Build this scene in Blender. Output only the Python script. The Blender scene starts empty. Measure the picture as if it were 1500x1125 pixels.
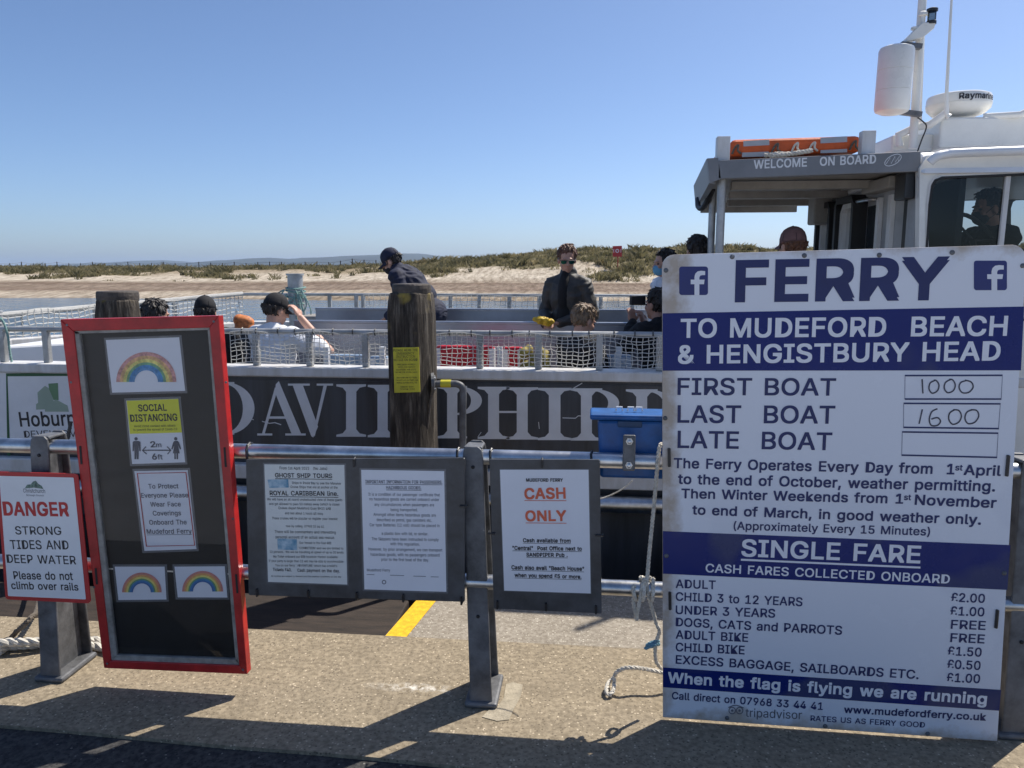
import bpy, math, random, time
import numpy as np
T0 = time.time()
from mathutils import Vector, Matrix, Euler
V = Vector
rad = math.radians
rng = random.Random(7)
SC = bpy.context.scene
COL = SC.collection

# ------------------------------------------------------------------ camera
CAM_H, YAW, PITCH, FPX = 1.65, 6.0, 8.65, 1130.0
cam = bpy.data.objects.new("camera", bpy.data.cameras.new("camera"))
COL.objects.link(cam)
cam.data.sensor_width = 36
cam.data.lens = 36 * FPX / 1500
cam.data.clip_start, cam.data.clip_end = 0.05, 40000
cam.location = (0, 0, CAM_H)
cam.rotation_euler = (rad(90 - PITCH), 0, rad(YAW))
SC.camera = cam

# ------------------------------------------------------------------ sky and sun
SUN_EL = 54.0
SUN_AZ = math.degrees(math.atan2(.72, .69))          # from +Y towards +X
w = bpy.data.worlds.new("World"); SC.world = w; w.use_nodes = True
nt = w.node_tree
bg = nt.nodes['Background']
sky = nt.nodes.new('ShaderNodeTexSky')
sky.sky_type = 'NISHITA'; sky.sun_disc = False
sky.sun_elevation = rad(SUN_EL); sky.sun_rotation = rad(SUN_AZ)
sky.air_density = 0.7; sky.dust_density = 1.2; sky.ozone_density = 6; sky.altitude = 300
nt.links.new(sky.outputs[0], bg.inputs[0]); bg.inputs[1].default_value = 0.12
sl = bpy.data.lights.new("sun", 'SUN'); sl.energy = 4.8; sl.angle = rad(.53); sl.color = (1, .94, .85)
sun = bpy.data.objects.new("sun", sl); COL.objects.link(sun)
sd = V((.72 * math.cos(rad(SUN_EL)), .69 * math.cos(rad(SUN_EL)), math.sin(rad(SUN_EL)))).normalized()
sun.rotation_euler = sd.to_track_quat('Z', 'Y').to_euler()
sun.location = (20, 20, 30)
SC.view_settings.view_transform = 'Standard'
SC.view_settings.look = 'None'
SC.view_settings.exposure = 0.32
SC.view_settings.gamma = 1

HAZE_D = 9.5e-5
# ------------------------------------------------------------------ measuring helpers
_p, _y = rad(PITCH), rad(YAW)
_f = V((-math.sin(_y) * math.cos(_p), math.cos(_y) * math.cos(_p), -math.sin(_p)))
_r = V((math.cos(_y), math.sin(_y), 0)); _u = _r.cross(_f)
EYE = V((0, 0, CAM_H))
def ray(px, py): return _f + _r * ((px - 750) / FPX) - _u * ((py - 562.5) / FPX)
def at(px, py, Y):
    d = ray(px, py); return EYE + d * (Y / d.y)
def gr(px, py, z=0):
    d = ray(px, py); return EYE + d * ((z - CAM_H) / d.z)
class Plane:
    def __init__(s, o, n): s.o = V(o); s.n = V(n).normalized()
    def hit(s, px, py, lift=0):
        d = ray(px, py); t = (s.o - EYE).dot(s.n) / d.dot(s.n)
        return EYE + d * t + s.n * lift
def vplane(Y): return Plane((0, Y, 0), (0, -1, 0))

# ------------------------------------------------------------------ mesh builder
from mathutils.geometry import delaunay_2d_cdt
TEXTS = {}; GLY = {}
TMP = bpy.data.scenes.new('workbench')          # scratch scene for evaluating text and modifiers; removed at the end
SANS = None                                   # Blender's own bundled sans face; its default face if that is absent
try:
    import os
    SANS = bpy.data.fonts.load(os.path.join(bpy.utils.system_resource('DATAFILES'), 'fonts', 'Inter.woff2'))
except Exception: SANS = None
def rawtext(t):
    if t in TEXTS: return TEXTS[t]
    cu = bpy.data.curves.new('t', 'FONT'); cu.body = t; cu.resolution_u = 3
    if SANS: cu.font = SANS
    ob = bpy.data.objects.new('t', cu); TMP.collection.objects.link(ob)
    TMP.view_layers[0].update(); dg = TMP.view_layers[0].depsgraph
    me = bpy.data.meshes.new_from_object(ob.evaluated_get(dg))
    vs = [(v.co.x, v.co.y) for v in me.vertices]; fs = [tuple(p.vertices) for p in me.polygons]
    bpy.data.objects.remove(ob); bpy.data.curves.remove(cu); bpy.data.meshes.remove(me)
    TEXTS[t] = (vs, fs)
    return TEXTS[t]
def glyph(c, bold):
    """one character as a clean flat mesh; its weight is the union of shifted outlines"""
    k = (c, bold)
    if k in GLY: return GLY[k]
    mx = lambda t: max(v[0] for v in rawtext(t)[0])
    adv = mx('H' + c + 'H') - mx('HH')
    vs, fs = rawtext(c)
    sh = [(0, 0)] if not bold else [(0, 0), (bold, bold), (bold, -bold), (-bold, bold), (-bold, -bold)]
    cnt = {}
    for f in fs:
        for a, b in zip(f, f[1:] + f[:1]): e = (min(a, b), max(a, b)); cnt[e] = cnt.get(e, 0) + 1
    E1 = [e for e, n in cnt.items() if n == 1]
    V2 = []; E2 = []
    for n_, (dx, dy) in enumerate(sh):
        b = len(V2); V2 += [V((x + dx, y + dy)) for x, y in vs]; E2 += [(b + p, b + q) for p, q in E1]
    if not fs: GLY[k] = ([], [], adv); return GLY[k]
    r = delaunay_2d_cdt(V2, E2, [], 0, 1e-6)
    A = np.array([[vs[f[0]], vs[f[i]], vs[f[i + 1]]] for f in fs for i in range(1, len(f) - 1)])
    T = np.concatenate([A + np.array(d) for d in sh])
    P = np.array([[v.x, v.y] for v in r[0]]); tri = np.array([list(f) for f in r[2]]); C = P[tri].mean(1)
    ok = np.zeros(len(C), bool)
    d = lambda a, b, p: (b[:, 0] - a[:, 0])[None] * (p[:, 1][:, None] - a[:, 1][None]) - (b[:, 1] - a[:, 1])[None] * (p[:, 0][:, None] - a[:, 0][None])
    s1, s2, s3 = d(T[:, 0], T[:, 1], C), d(T[:, 1], T[:, 2], C), d(T[:, 2], T[:, 0], C)
    ok = (((s1 >= 0) & (s2 >= 0) & (s3 >= 0)) | ((s1 <= 0) & (s2 <= 0) & (s3 <= 0))).any(1)
    GLY[k] = ([(v.x, v.y) for v in r[0]], [tuple(int(i) for i in f) for f in tri[ok]], adv)
    return GLY[k]
def glyphs(t, bold=0.0):
    x = 0; vs = []; fs = []
    for c in t:
        gv, gf, adv = glyph(c, bold) if c != ' ' else ([], [], .26)
        b = len(vs); vs += [(x + p[0], p[1]) for p in gv]; fs += [tuple(b + i for i in f) for f in gf]; x += adv + bold * .6
    return vs, fs
CAPH = None

class MB:
    def __init__(s): s.v = []; s.f = []; s.mi = []; s.m = 0
    def add(s, vs, fs):
        b = len(s.v); s.v += [V(v) for v in vs]
        for f in fs: s.f.append(tuple(b + i for i in f)); s.mi.append(s.m)
        return s
    def box(s, c, d, rot=None):
        c = V(c); x, y, z = [k / 2 for k in d]
        vs = [V((a, b, e)) for a in (-x, x) for b in (-y, y) for e in (-z, z)]
        if rot is not None: vs = [rot @ v for v in vs]
        return s.add([c + v for v in vs], [(0, 1, 3, 2), (4, 6, 7, 5), (0, 4, 5, 1), (2, 3, 7, 6), (0, 2, 6, 4), (1, 5, 7, 3)])
    def bx(s, x0, x1, y0, y1, z0, z1):
        return s.box(((x0 + x1) / 2, (y0 + y1) / 2, (z0 + z1) / 2), (abs(x1 - x0), abs(y1 - y0), abs(z1 - z0)))
    def prism(s, pts, vec):
        pts = [V(p) for p in pts]; n = len(pts); vec = V(vec)
        return s.add(pts + [p + vec for p in pts], [tuple(range(n))[::-1], tuple(range(n, 2 * n))] +
                     [(i, (i + 1) % n, n + (i + 1) % n, n + i) for i in range(n)])
    def face(s, pts): return s.add(pts, [tuple(range(len(pts)))])
    def tube(s, path, r, n=10, closed=False, flat=1.0):
        P = [V(p) for p in path]; N = len(P)
        rs = r if isinstance(r, (list, tuple)) else [r] * N
        up = None; vs = []
        for i in range(N):
            a = P[(i - 1) % N] if (closed or i > 0) else P[i]; b = P[(i + 1) % N] if (closed or i < N - 1) else P[i]
            t = (b - a)
            if t.length < 1e-9: t = V((0, 0, 1))
            t.normalize()
            if up is None:
                up = V((0, 0, 1)) if abs(t.z) < .9 else V((0, 1, 0))
            e1 = up - t * up.dot(t)
            if e1.length < 1e-6: e1 = t.orthogonal()
            e1.normalize(); up = e1; e2 = t.cross(e1)
            for k in range(n):
                a_ = 2 * math.pi * k / n
                vs.append(P[i] + (e1 * math.cos(a_) * flat + e2 * math.sin(a_)) * rs[i])
        fs = []
        for i in range(N if closed else N - 1):
            j = (i + 1) % N
            for k in range(n): fs.append((i * n + k, i * n + (k + 1) % n, j * n + (k + 1) % n, j * n + k))
        if not closed: fs += [tuple(range(n))[::-1], tuple(range((N - 1) * n, N * n))]
        return s.add(vs, fs)
    def lathe(s, prof, c, n=24, M=None):
        c = V(c); vs = []
        for r, z in prof:
            for k in range(n):
                a = 2 * math.pi * k / n; p = V((r * math.cos(a), r * math.sin(a), z))
                vs.append(c + (M @ p if M else p))
        fs = [(i * n + k, i * n + (k + 1) % n, (i + 1) * n + (k + 1) % n, (i + 1) * n + k) for i in range(len(prof) - 1) for k in range(n)]
        if prof[0][0] > 1e-6: fs.append(tuple(range(n))[::-1])
        if prof[-1][0] > 1e-6: fs.append(tuple(range((len(prof) - 1) * n, len(prof) * n)))
        return s.add(vs, fs)
    def ell(s, c, r, M=None, n=14, m=9):
        prof = [(max(math.cos(a), 1e-4), math.sin(a)) for a in [-math.pi / 2 + math.pi * i / m for i in range(m + 1)]]
        S = Matrix.Diagonal(V(r)); R = (M.to_3x3() if M else Matrix.Identity(3)) @ S
        return s.lathe([(p, z) for p, z in prof], c, n, R)
    def cap(s, a, ra, b, rb, n=12):
        a = V(a); b = V(b); d = b - a; L = max(d.length, 1e-5)
        q = d.to_track_quat('Z', 'Y').to_matrix() if d.length > 1e-6 else Matrix.Identity(3)
        prof = [(max(ra * math.cos(t), 1e-4), ra * math.sin(t)) for t in [-math.pi / 2 + math.pi / 2 * i / 4 for i in range(5)]]
        prof += [(max(rb * math.cos(t), 1e-4), L + rb * math.sin(t)) for t in [math.pi / 2 * i / 4 for i in range(5)]]
        return s.lathe(prof, a, n, q)
    # --- flat marks on a plane, measured in photograph pixels
    def ppoly(s, pl, pts, lift=.0012): return s.face([pl.hit(x, y, lift) for x, y in pts])
    def pstroke(s, pl, pts, wpx, closed=False, lift=.0012):
        n = len(pts); L = []; Rr = []
        for i in range(n):
            a = pts[(i - 1) % n] if (closed or i) else pts[i]; b = pts[(i + 1) % n] if (closed or i < n - 1) else pts[i]
            dx, dy = b[0] - a[0], b[1] - a[1]; l = math.hypot(dx, dy) or 1
            k = wpx / 2 * (1.41 if closed and n == 4 else 1)
            L.append(pl.hit(pts[i][0] - dy / l * k, pts[i][1] + dx / l * k, lift)); Rr.append(pl.hit(pts[i][0] + dy / l * k, pts[i][1] - dx / l * k, lift))
        return s.add(L + Rr, [(i, (i + 1) % n, n + (i + 1) % n, n + i) for i in range(n if closed else n - 1)])
    def parc(s, pl, cx, cy, r0, r1, a0, a1, n=20, sy=1.0, shear=0, lift=.0012):
        A = [a0 + (a1 - a0) * i / n for i in range(n + 1)]
        pt = lambda r, a: pl.hit(cx + r * math.cos(a) + shear * -r * math.sin(a), cy - r * math.sin(a) * sy + 0, lift)
        return s.add([pt(r0, a) for a in A] + [pt(r1, a) for a in A], [(i, i + 1, n + 2 + i, n + 1 + i) for i in range(n)])
    def ptext(s, pl, txt, x0, y0, x1, y1, cap, bold=.0, shear=0, lift=.0014, xend=None):
        global CAPH
        bold = min((0, .007, .012, .017, .023), key=lambda k: abs(k - bold * .62)) if cap > 5 else (0 if bold < .012 else .007); vs, fs = glyphs(txt, bold)
        if not vs: return s
        if CAPH is None:
            hv, _ = rawtext('H'); CAPH = max(v[1] for v in hv)
        a = pl.hit(x0, y0, lift); b = pl.hit(x1, y1, lift)
        used = sorted({i for f in fs for i in f}); mn, mx = min(vs[i][0] for i in used), max(vs[i][0] for i in used)
        ex = b - a; up = pl.n.cross(ex).normalized()
        t = pl.hit(x0, y0 - cap, lift)
        hgt = abs((t - a).dot(up)) / (CAPH + 2 * bold)
        return s.add([a + ex * ((x - mn) / (mx - mn)) + up * ((y + bold) * hgt) for x, y in vs], fs)
    def net(s, P, nu, nv, r, jit=.15, n=3):
        G = [[P(i / nu, j / nv, (rng.uniform(-jit, jit)) / nu if 0 < i < nu else 0, (rng.uniform(-jit, jit)) / nv if 0 < j < nv else 0) for j in range(nv + 1)] for i in range(nu + 1)]
        for j in range(nv + 1): s.tube([G[i][j] for i in range(nu + 1)], r, n)
        for i in range(nu + 1): s.tube(G[i], r, n)
        return s
    def build(s, name, mat, parent=None, smooth=False, bevel=0, origin=None, seg=2, sub=0):
        me = bpy.data.meshes.new(name)
        if parent is not None: off = WPOS[parent]
        elif origin is not None: off = V(origin)
        else:
            lo = V([min(v[i] for v in s.v) for i in range(3)]); hi = V([max(v[i] for v in s.v) for i in range(3)])
            off = V(((lo.x + hi.x) / 2, (lo.y + hi.y) / 2, lo.z))
        me.from_pydata([tuple(v - off) for v in s.v], [], s.f)
        for m in (mat if isinstance(mat, (list, tuple)) else [mat]): me.materials.append(m)
        me.polygons.foreach_set('material_index', s.mi)
        me.update()
        if smooth:
            me.polygons.foreach_set('use_smooth', [True] * len(me.polygons)); me.set_sharp_from_angle(angle=rad(38))
        o = bpy.data.objects.new(name, me); COL.objects.link(o)
        if parent is not None:
            o.parent = parent; WPOS[o] = off
        else:
            o.location = off; WPOS[o] = off
        if bevel:
            b = o.modifiers.new('bevel', 'BEVEL'); b.width = bevel; b.segments = seg; b.limit_method = 'ANGLE'; b.angle_limit = rad(40)
        if sub:
            b = o.modifiers.new('sub', 'SUBSURF'); b.levels = sub; b.render_levels = sub
        return o
WPOS = {}
def tag(o, label, cat, group=None, kind=None):
    o['label'] = label; o['category'] = cat
    if group: o['group'] = group
    if kind: o['kind'] = kind
    return o
def thing(name, label, cat, loc, group=None):
    o = bpy.data.objects.new(name, None); COL.objects.link(o); o.location = loc; o.empty_display_size = .1
    WPOS[o] = V(loc)
    return tag(o, label, cat, group)
def struct(o): o['kind'] = 'structure'; return o
def smoothpath(pts, k=6, closed=False):
    P = [V(p) for p in pts]; n = len(P); out = []
    for i in range(n if closed else n - 1):
        p0 = P[(i - 1) % n] if (closed or i) else P[0]; p1 = P[i]; p2 = P[(i + 1) % n]; p3 = P[(i + 2) % n] if (closed or i < n - 2) else P[-1]
        for j in range(k):
            t = j / k
            out.append(.5 * ((2 * p1) + (p2 - p0) * t + (2 * p0 - 5 * p1 + 4 * p2 - p3) * t * t + (3 * p1 - p0 - 3 * p2 + p3) * t ** 3))
    if not closed: out.append(P[-1])
    return out
def twisted(mb, path, r, strands=3, pitch=.06, n=6):
    """laid rope: strands wound round a path"""
    P = [V(p) for p in path]; L = [0]
    for a, b in zip(P, P[1:]): L.append(L[-1] + (b - a).length)
    tot = L[-1]; N = max(8, int(tot / pitch * 7)); C = []
    j = 0
    for i in range(N + 1):
        d = tot * i / N
        while j < len(P) - 2 and L[j + 1] < d: j += 1
        t = (d - L[j]) / max(L[j + 1] - L[j], 1e-9); C.append((P[j].lerp(P[j + 1], t), (P[j + 1] - P[j]).normalized(), d))
    for k in range(strands):
        pts = []
        for c, t, d in C:
            e = V((0, 0, 1)) if abs(t.z) < .9 else V((0, 1, 0))
            e1 = (e - t * e.dot(t)).normalized(); e2 = t.cross(e1); a = 2 * math.pi * (d / pitch + k / strands)
            pts.append(c + (e1 * math.cos(a) + e2 * math.sin(a)) * r * .5)
        mb.tube(pts, r * .56, n)
    return mb

# ------------------------------------------------------------------ materials
def nodes(m): m.use_nodes = True; return m.node_tree.nodes, m.node_tree.links, m.node_tree.nodes['Principled BSDF']
MC = {}
def mat(name, c, rough=.6, metal=0, var=.18, vs=6, bump=.0, bs=60, c2=None, spec=.5, stretch=None, rv=.1, chips=None):
    if name in MC: return MC[name]
    m = bpy.data.materials.new(name); N, L, b = nodes(m)
    tc = N.new('ShaderNodeTexCoord'); src = tc.outputs['Object']
    if stretch:
        mp = N.new('ShaderNodeMapping'); mp.inputs['Scale'].default_value = stretch; L.new(src, mp.inputs[0]); src = mp.outputs[0]
    n1 = N.new('ShaderNodeTexNoise'); n1.inputs['Scale'].default_value = vs; n1.inputs['Detail'].default_value = 6; n1.inputs['Roughness'].default_value = .65
    L.new(src, n1.inputs[0])
    mx = N.new('ShaderNodeMix'); mx.data_type = 'RGBA'
    d = c2 if c2 else tuple(k * (1 - var * 1.6) for k in c)
    u = c if c2 else tuple(min(1, k * (1 + var)) for k in c)
    mx.inputs['A'].default_value = (*d, 1); mx.inputs['B'].default_value = (*u, 1)
    rp = N.new('ShaderNodeValToRGB'); rp.color_ramp.elements[0].position = .32; rp.color_ramp.elements[1].position = .66
    L.new(n1.outputs['Fac'], rp.inputs[0]); L.new(rp.outputs[0], mx.inputs['Factor']); L.new(mx.outputs['Result'], b.inputs['Base Color'])
    mr = N.new('ShaderNodeMapRange'); mr.inputs['To Min'].default_value = max(.03, rough - rv); mr.inputs['To Max'].default_value = min(1, rough + rv)
    L.new(n1.outputs['Fac'], mr.inputs[0]); L.new(mr.outputs[0], b.inputs['Roughness'])
    b.inputs['Metallic'].default_value = metal; b.inputs['Specular IOR Level'].default_value = spec
    if bump:
        n2 = N.new('ShaderNodeTexNoise'); n2.inputs['Scale'].default_value = bs; n2.inputs['Detail'].default_value = 5; L.new(src, n2.inputs[0])
        bp = N.new('ShaderNodeBump'); bp.inputs['Strength'].default_value = bump; bp.inputs['Distance'].default_value = .01
        L.new(n2.outputs['Fac'], bp.inputs['Height']); L.new(bp.outputs[0], b.inputs['Normal'])
    if chips:
        n3 = N.new('ShaderNodeTexNoise'); n3.inputs['Scale'].default_value = chips[1]; n3.inputs['Detail'].default_value = 8; n3.inputs['Roughness'].default_value = .72; L.new(tc.outputs['Object'], n3.inputs[0])
        r3 = N.new('ShaderNodeValToRGB'); r3.color_ramp.elements[0].position = chips[2]; r3.color_ramp.elements[1].position = chips[2] + .025; L.new(n3.outputs['Fac'], r3.inputs[0])
        m3 = N.new('ShaderNodeMix'); m3.data_type = 'RGBA'; L.new(r3.outputs[0], m3.inputs['Factor']); L.new(mx.outputs['Result'], m3.inputs['A']); m3.inputs['B'].default_value = (*chips[0], 1); L.new(m3.outputs['Result'], b.inputs['Base Color'])
    MC[name] = m; return m

def aggregate(name, base, dark, light, stain=.5, speck=.93, salt=False):
    m = bpy.data.materials.new(name); N, L, b = nodes(m)
    tc = N.new('ShaderNodeTexCoord')
    def noise(s, d=6, r=.6):
        n = N.new('ShaderNodeTexNoise'); n.inputs['Scale'].default_value = s; n.inputs['Detail'].default_value = d; n.inputs['Roughness'].default_value = r; L.new(tc.outputs['Object'], n.inputs[0]); return n
    def mixc(f, a, bb, t='MIX'):
        x = N.new('ShaderNodeMix'); x.data_type = 'RGBA'; x.blend_type = t
        for k, q in (('Factor', f), ('A', a), ('B', bb)):
            if hasattr(q, 'links') or not isinstance(q, (int, float, tuple)): L.new(q, x.inputs[k])
            else: x.inputs[k].default_value = (*q, 1) if isinstance(q, tuple) else q
        return x.outputs['Result']
    def ramp(s, p0, p1):
        r = N.new('ShaderNodeValToRGB'); r.color_ramp.elements[0].position = p0; r.color_ramp.elements[1].position = p1; L.new(s, r.inputs[0]); return r.outputs[0]
    big = ramp(noise(1.7, 8, .7).outputs['Fac'], .3, .72); fine = ramp(noise(90, 4).outputs['Fac'], .35, .65)
    c = mixc(big, tuple(k * (1 - stain * .5) for k in base), base)
    c = mixc(fine, mixc(.4, c, dark), c)
    c = mixc(ramp(noise(48, 3, .55).outputs['Fac'], .36, .64), mixc(.42, c, dark), mixc(.28, c, light))
    vo = N.new('ShaderNodeTexVoronoi'); vo.inputs['Scale'].default_value = 95; L.new(tc.outputs['Object'], vo.inputs[0])
    sep = N.new('ShaderNodeSeparateColor'); L.new(vo.outputs['Color'], sep.inputs[0])
    def below(s, t):
        q = N.new('ShaderNodeMath'); q.operation = 'LESS_THAN'; L.new(s, q.inputs[0]); q.inputs[1].default_value = t; return q.outputs[0]
    def mul(a, bb):
        q = N.new('ShaderNodeMath'); q.operation = 'MULTIPLY'; L.new(a, q.inputs[0]); L.new(bb, q.inputs[1]); return q.outputs[0]
    near = below(vo.outputs['Distance'], .38)
    gt = N.new('ShaderNodeMath'); gt.operation = 'GREATER_THAN'; L.new(sep.outputs[0], gt.inputs[0]); gt.inputs[1].default_value = speck
    c = mixc(mul(near, gt.outputs[0]), c, light)
    c = mixc(mul(near, below(sep.outputs[1], .16)), c, dark)
    c = mixc(ramp(noise(3.3, 8, .75).outputs['Fac'], .54, .74), c, mixc(.5, c, dark))
    med = ramp(noise(9, 7, .7).outputs['Fac'], .36, .6); c = mixc(med, mixc(.35, c, dark), c)
    if salt:                                     # dried salt streak on the plinth
        q0, q1 = gr(545, 1003), gr(672, 1012); m0 = (q0 + q1) / 2
        mp = N.new('ShaderNodeMapping'); mp.inputs['Location'].default_value = (-m0.x / .2, -m0.y / .035, 0); mp.inputs['Scale'].default_value = (1 / .2, 1 / .035, 0); L.new(tc.outputs['Object'], mp.inputs[0])
        ln = N.new('ShaderNodeVectorMath'); ln.operation = 'LENGTH'; L.new(mp.outputs[0], ln.inputs[0])
        mr = N.new('ShaderNodeMapRange'); mr.inputs['From Min'].default_value = 1.15; mr.inputs['From Max'].default_value = .1; L.new(ln.outputs['Value'], mr.inputs[0])
        c = mixc(mul(mr.outputs[0], ramp(noise(26, 8, .75).outputs['Fac'], .46, .6)), c, (.74, .70, .62))
    L.new(c, b.inputs['Base Color']); b.inputs['Roughness'].default_value = .9; b.inputs['Specular IOR Level'].default_value = .3
    bp = N.new('ShaderNodeBump'); bp.inputs['Strength'].default_value = .5; bp.inputs['Distance'].default_value = .006
    L.new(noise(130, 4).outputs['Fac'], bp.inputs['Height']); L.new(bp.outputs[0], b.inputs['Normal'])
    return m
CONC = aggregate('concrete', (.375, .305, .205), (.15, .122, .085), (.60, .50, .36), .62, .90, True)
CONC2 = aggregate('concrete_lower', (.36, .315, .26), (.2, .17, .13), (.6, .55, .45), .5, .86)
ASPH = aggregate('asphalt', (.036, .036, .039), (.025, .025, .027), (.22, .21, .19), .4, .965)
PATCH = mat('mortar_patch', (.37, .32, .235), .9, var=.25, vs=14, bump=.4, bs=120)
WHITE = mat('white_paint', (.78, .79, .80), .35, var=.05, vs=3)
GUNW = mat('gunwale_paint', (.72, .72, .72), .4, c2=(.52, .50, .46), vs=7, stretch=(1.2, 1.2, .35))
CREAM = mat('cream_gelcoat', (.78, .77, .72), .3, var=.06, vs=4)
NAVY = mat('navy_vinyl', (.012, .022, .15), .35, var=.12, vs=5)
HULLG = mat('hull_grey', (.046, .051, .06), .4, var=.32, vs=5, stretch=(1.6, 1.6, .16), rv=.14)
BLACK = mat('black_rubber', (.012, .012, .013), .6, var=.2)
BLKP = mat('black_plastic', (.02, .02, .022), .4, var=.2)
BOARD = mat('notice_backing', (.06, .062, .067), .4, var=.3, vs=8, rv=.16, chips=((.14, .14, .14), 30, .71))
ALU = mat('aluminium_tube', (.60, .61, .62), .34, metal=1, var=.22, vs=9, bump=.06, bs=40)
GALV = mat('galvanised_post', (.15, .153, .16), .58, metal=.4, var=.3, vs=11, bump=.14, bs=70, chips=((.34, .32, .29), 22, .69))
STEEL = mat('boat_rail_metal', (.42, .43, .43), .5, metal=.5, var=.2, vs=8)
BENCH = mat('bench_metal', (.36, .38, .42), .35, metal=.75, var=.12, vs=2)
CANOPY = mat('canopy_metal', (.20, .205, .215), .5, metal=.3, var=.12, vs=3)
SOFFIT = mat('canopy_soffit', (.30, .28, .25), .6, var=.15, vs=4)
RED = mat('red_paint', (.44, .018, .018), .38, var=.22, vs=9, bump=.08, bs=45, chips=((.20, .12, .09), 26, .70))
REDV = mat('red_vinyl', (.50, .03, .03), .45, var=.1)
REDP = mat('red_plastic', (.62, .015, .03), .4, var=.1)
TRIM = mat('bare_edge_trim', (.30, .28, .25), .55, var=.25, vs=20)
BACKB = mat('black_backing', (.006, .006, .0065), .5, var=.4, vs=9)
PAPER = mat('paper', (.74, .75, .79), .45, var=.03, vs=3)
PAPER2 = mat('aged_paper', (.68, .69, .66), .45, var=.05, vs=4)
LAM = mat('laminate_margin', (.14, .145, .155), .25, var=.1)
INK = mat('black_ink', (.02, .02, .025), .5, var=.1)
INKG = mat('grey_ink', (.10, .10, .12), .6, var=.2)
INKB = mat('blue_ink', (.012, .02, .105), .5, var=.1)
PEN = mat('marker_pen', (.05, .05, .08), .5, var=.3)
ORINK = mat('orange_ink', (.68, .13, .06), .5, var=.1)
YEL = mat('yellow_print', (.72, .70, .04), .5, var=.05)
YELP = mat('yellow_road_paint', (.78, .46, .012), .7, var=.18, vs=40, bump=.2, bs=150)
YELS = mat('yellow_sign', (.62, .56, .04), .5, var=.12, vs=9)
LETT = mat('boat_lettering', (.70, .71, .72), .4, var=.06)
BLUEP = mat('blue_plastic', (.009, .085, .28), .42, var=.25, vs=9, chips=((.10, .19, .36), 34, .68))
ROPE = mat('white_rope', (.62, .58, .50), .85, var=.2, vs=60, bump=.3, bs=200)
ROPEG = mat('green_rope', (.22, .36, .33), .85, var=.2, vs=60)
ROPED = mat('dark_rope', (.12, .10, .08), .9, var=.2, vs=60)
NETM = mat('white_netting', (.78, .77, .74), .8, var=.06, vs=30)
_n = NETM.node_tree.nodes; _l = NETM.node_tree.links; _t = _n.new('ShaderNodeBsdfTranslucent'); _t.inputs[0].default_value = (.8, .79, .75, 1); _x = _n.new('ShaderNodeMixShader'); _x.inputs[0].default_value = .5
_l.new(_n['Principled BSDF'].outputs[0], _x.inputs[1]); _l.new(_t.outputs[0], _x.inputs[2]); _l.new(_x.outputs[0], _n['Material Output'].inputs[0])
ORANGE = mat('orange_fabric', (.66, .11, .02), .6, var=.15, vs=8, bump=.2, bs=30)
REFL = mat('grey_reflective_patch', (.42, .43, .45), .4, var=.08)
GREENB = mat('dark_green_border', (.02, .10, .035), .5, var=.1)
LGRN = mat('sage_green', (.33, .42, .33), .5, var=.05); MGRN = mat('leaf_green', (.14, .27, .14), .5, var=.05)
SKIN = mat('skin', (.55, .31, .22), .5, var=.08, vs=15); SKIN2 = mat('tanned_skin', (.42, .22, .15), .5, var=.08, vs=15)
HAIRD = mat('dark_hair', (.018, .013, .011), .55, var=.3, vs=40, bump=.5, bs=120)
HAIRB = mat('light_brown_hair', (.20, .13, .075), .55, var=.3, vs=40, bump=.5, bs=120)
HAIRR = mat('ginger_brown_hair', (.13, .055, .028), .55, var=.3, vs=40, bump=.5, bs=120)
CLB = mat('black_cloth', (.012, .012, .014), .85, var=.25, vs=10, bump=.25, bs=25)
CLJ = mat('charcoal_jacket', (.055, .051, .046), .6, var=.3, vs=10, bump=.35, bs=25)
CLN = mat('navy_cloth', (.012, .016, .04), .8, var=.2, vs=10, bump=.25, bs=25)
CLW = mat('white_cotton', (.72, .74, .78), .85, var=.06, vs=8, bump=.35, bs=18)
CLG = mat('grey_cotton', (.42, .44, .48), .85, var=.08, vs=8, bump=.3, bs=18)
CLBL = mat('blue_denim', (.05, .09, .2), .85, var=.2, vs=20)
CAPP = mat('dusty_pink_cap', (.19, .105, .105), .8, var=.12, vs=20)
MASKB = mat('black_mask', (.012, .012, .014), .8, var=.1); MASKC = mat('blue_mask', (.18, .46, .66), .7, var=.08)
LENS = mat('green_mirror_lens', (.02, .15, .12), .15, metal=.6, var=.4, vs=25)
RUST = mat('rust', (.22, .10, .045), .8, var=.3, vs=40)
DTIM = mat('dark_brown_timber', (.034, .024, .018), .8, var=.35, vs=5, bump=.3, bs=60, stretch=(1, 6, 6))  # very dark brown base colour for ledge, battens and fence posts
def glass(name, tint, ior=1.45, rough=.02):
    m = bpy.data.materials.new(name); m.use_nodes = True; N = m.node_tree.nodes; L = m.node_tree.links
    N.remove(N['Principled BSDF']); out = N['Material Output']
    t = N.new('ShaderNodeBsdfTransparent'); t.inputs[0].default_value = (*tint, 1)
    g = N.new('ShaderNodeBsdfGlossy'); g.inputs['Roughness'].default_value = rough
    fr = N.new('ShaderNodeFresnel'); fr.inputs[0].default_value = ior
    nz = N.new('ShaderNodeTexNoise'); nz.inputs['Scale'].default_value = 2.5
    bp = N.new('ShaderNodeBump'); bp.inputs['Strength'].default_value = .02; L.new(nz.outputs['Fac'], bp.inputs['Height']); L.new(bp.outputs[0], g.inputs['Normal'])
    mx = N.new('ShaderNodeMixShader'); L.new(fr.outputs[0], mx.inputs[0]); L.new(t.outputs[0], mx.inputs[1]); L.new(g.outputs[0], mx.inputs[2]); L.new(mx.outputs[0], out.inputs[0])
    return m
GLASS = glass('window_glass', (.44, .47, .47)); PERSPEX = glass('scratched_perspex', (.93, .93, .93), 1.3, .03)

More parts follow.
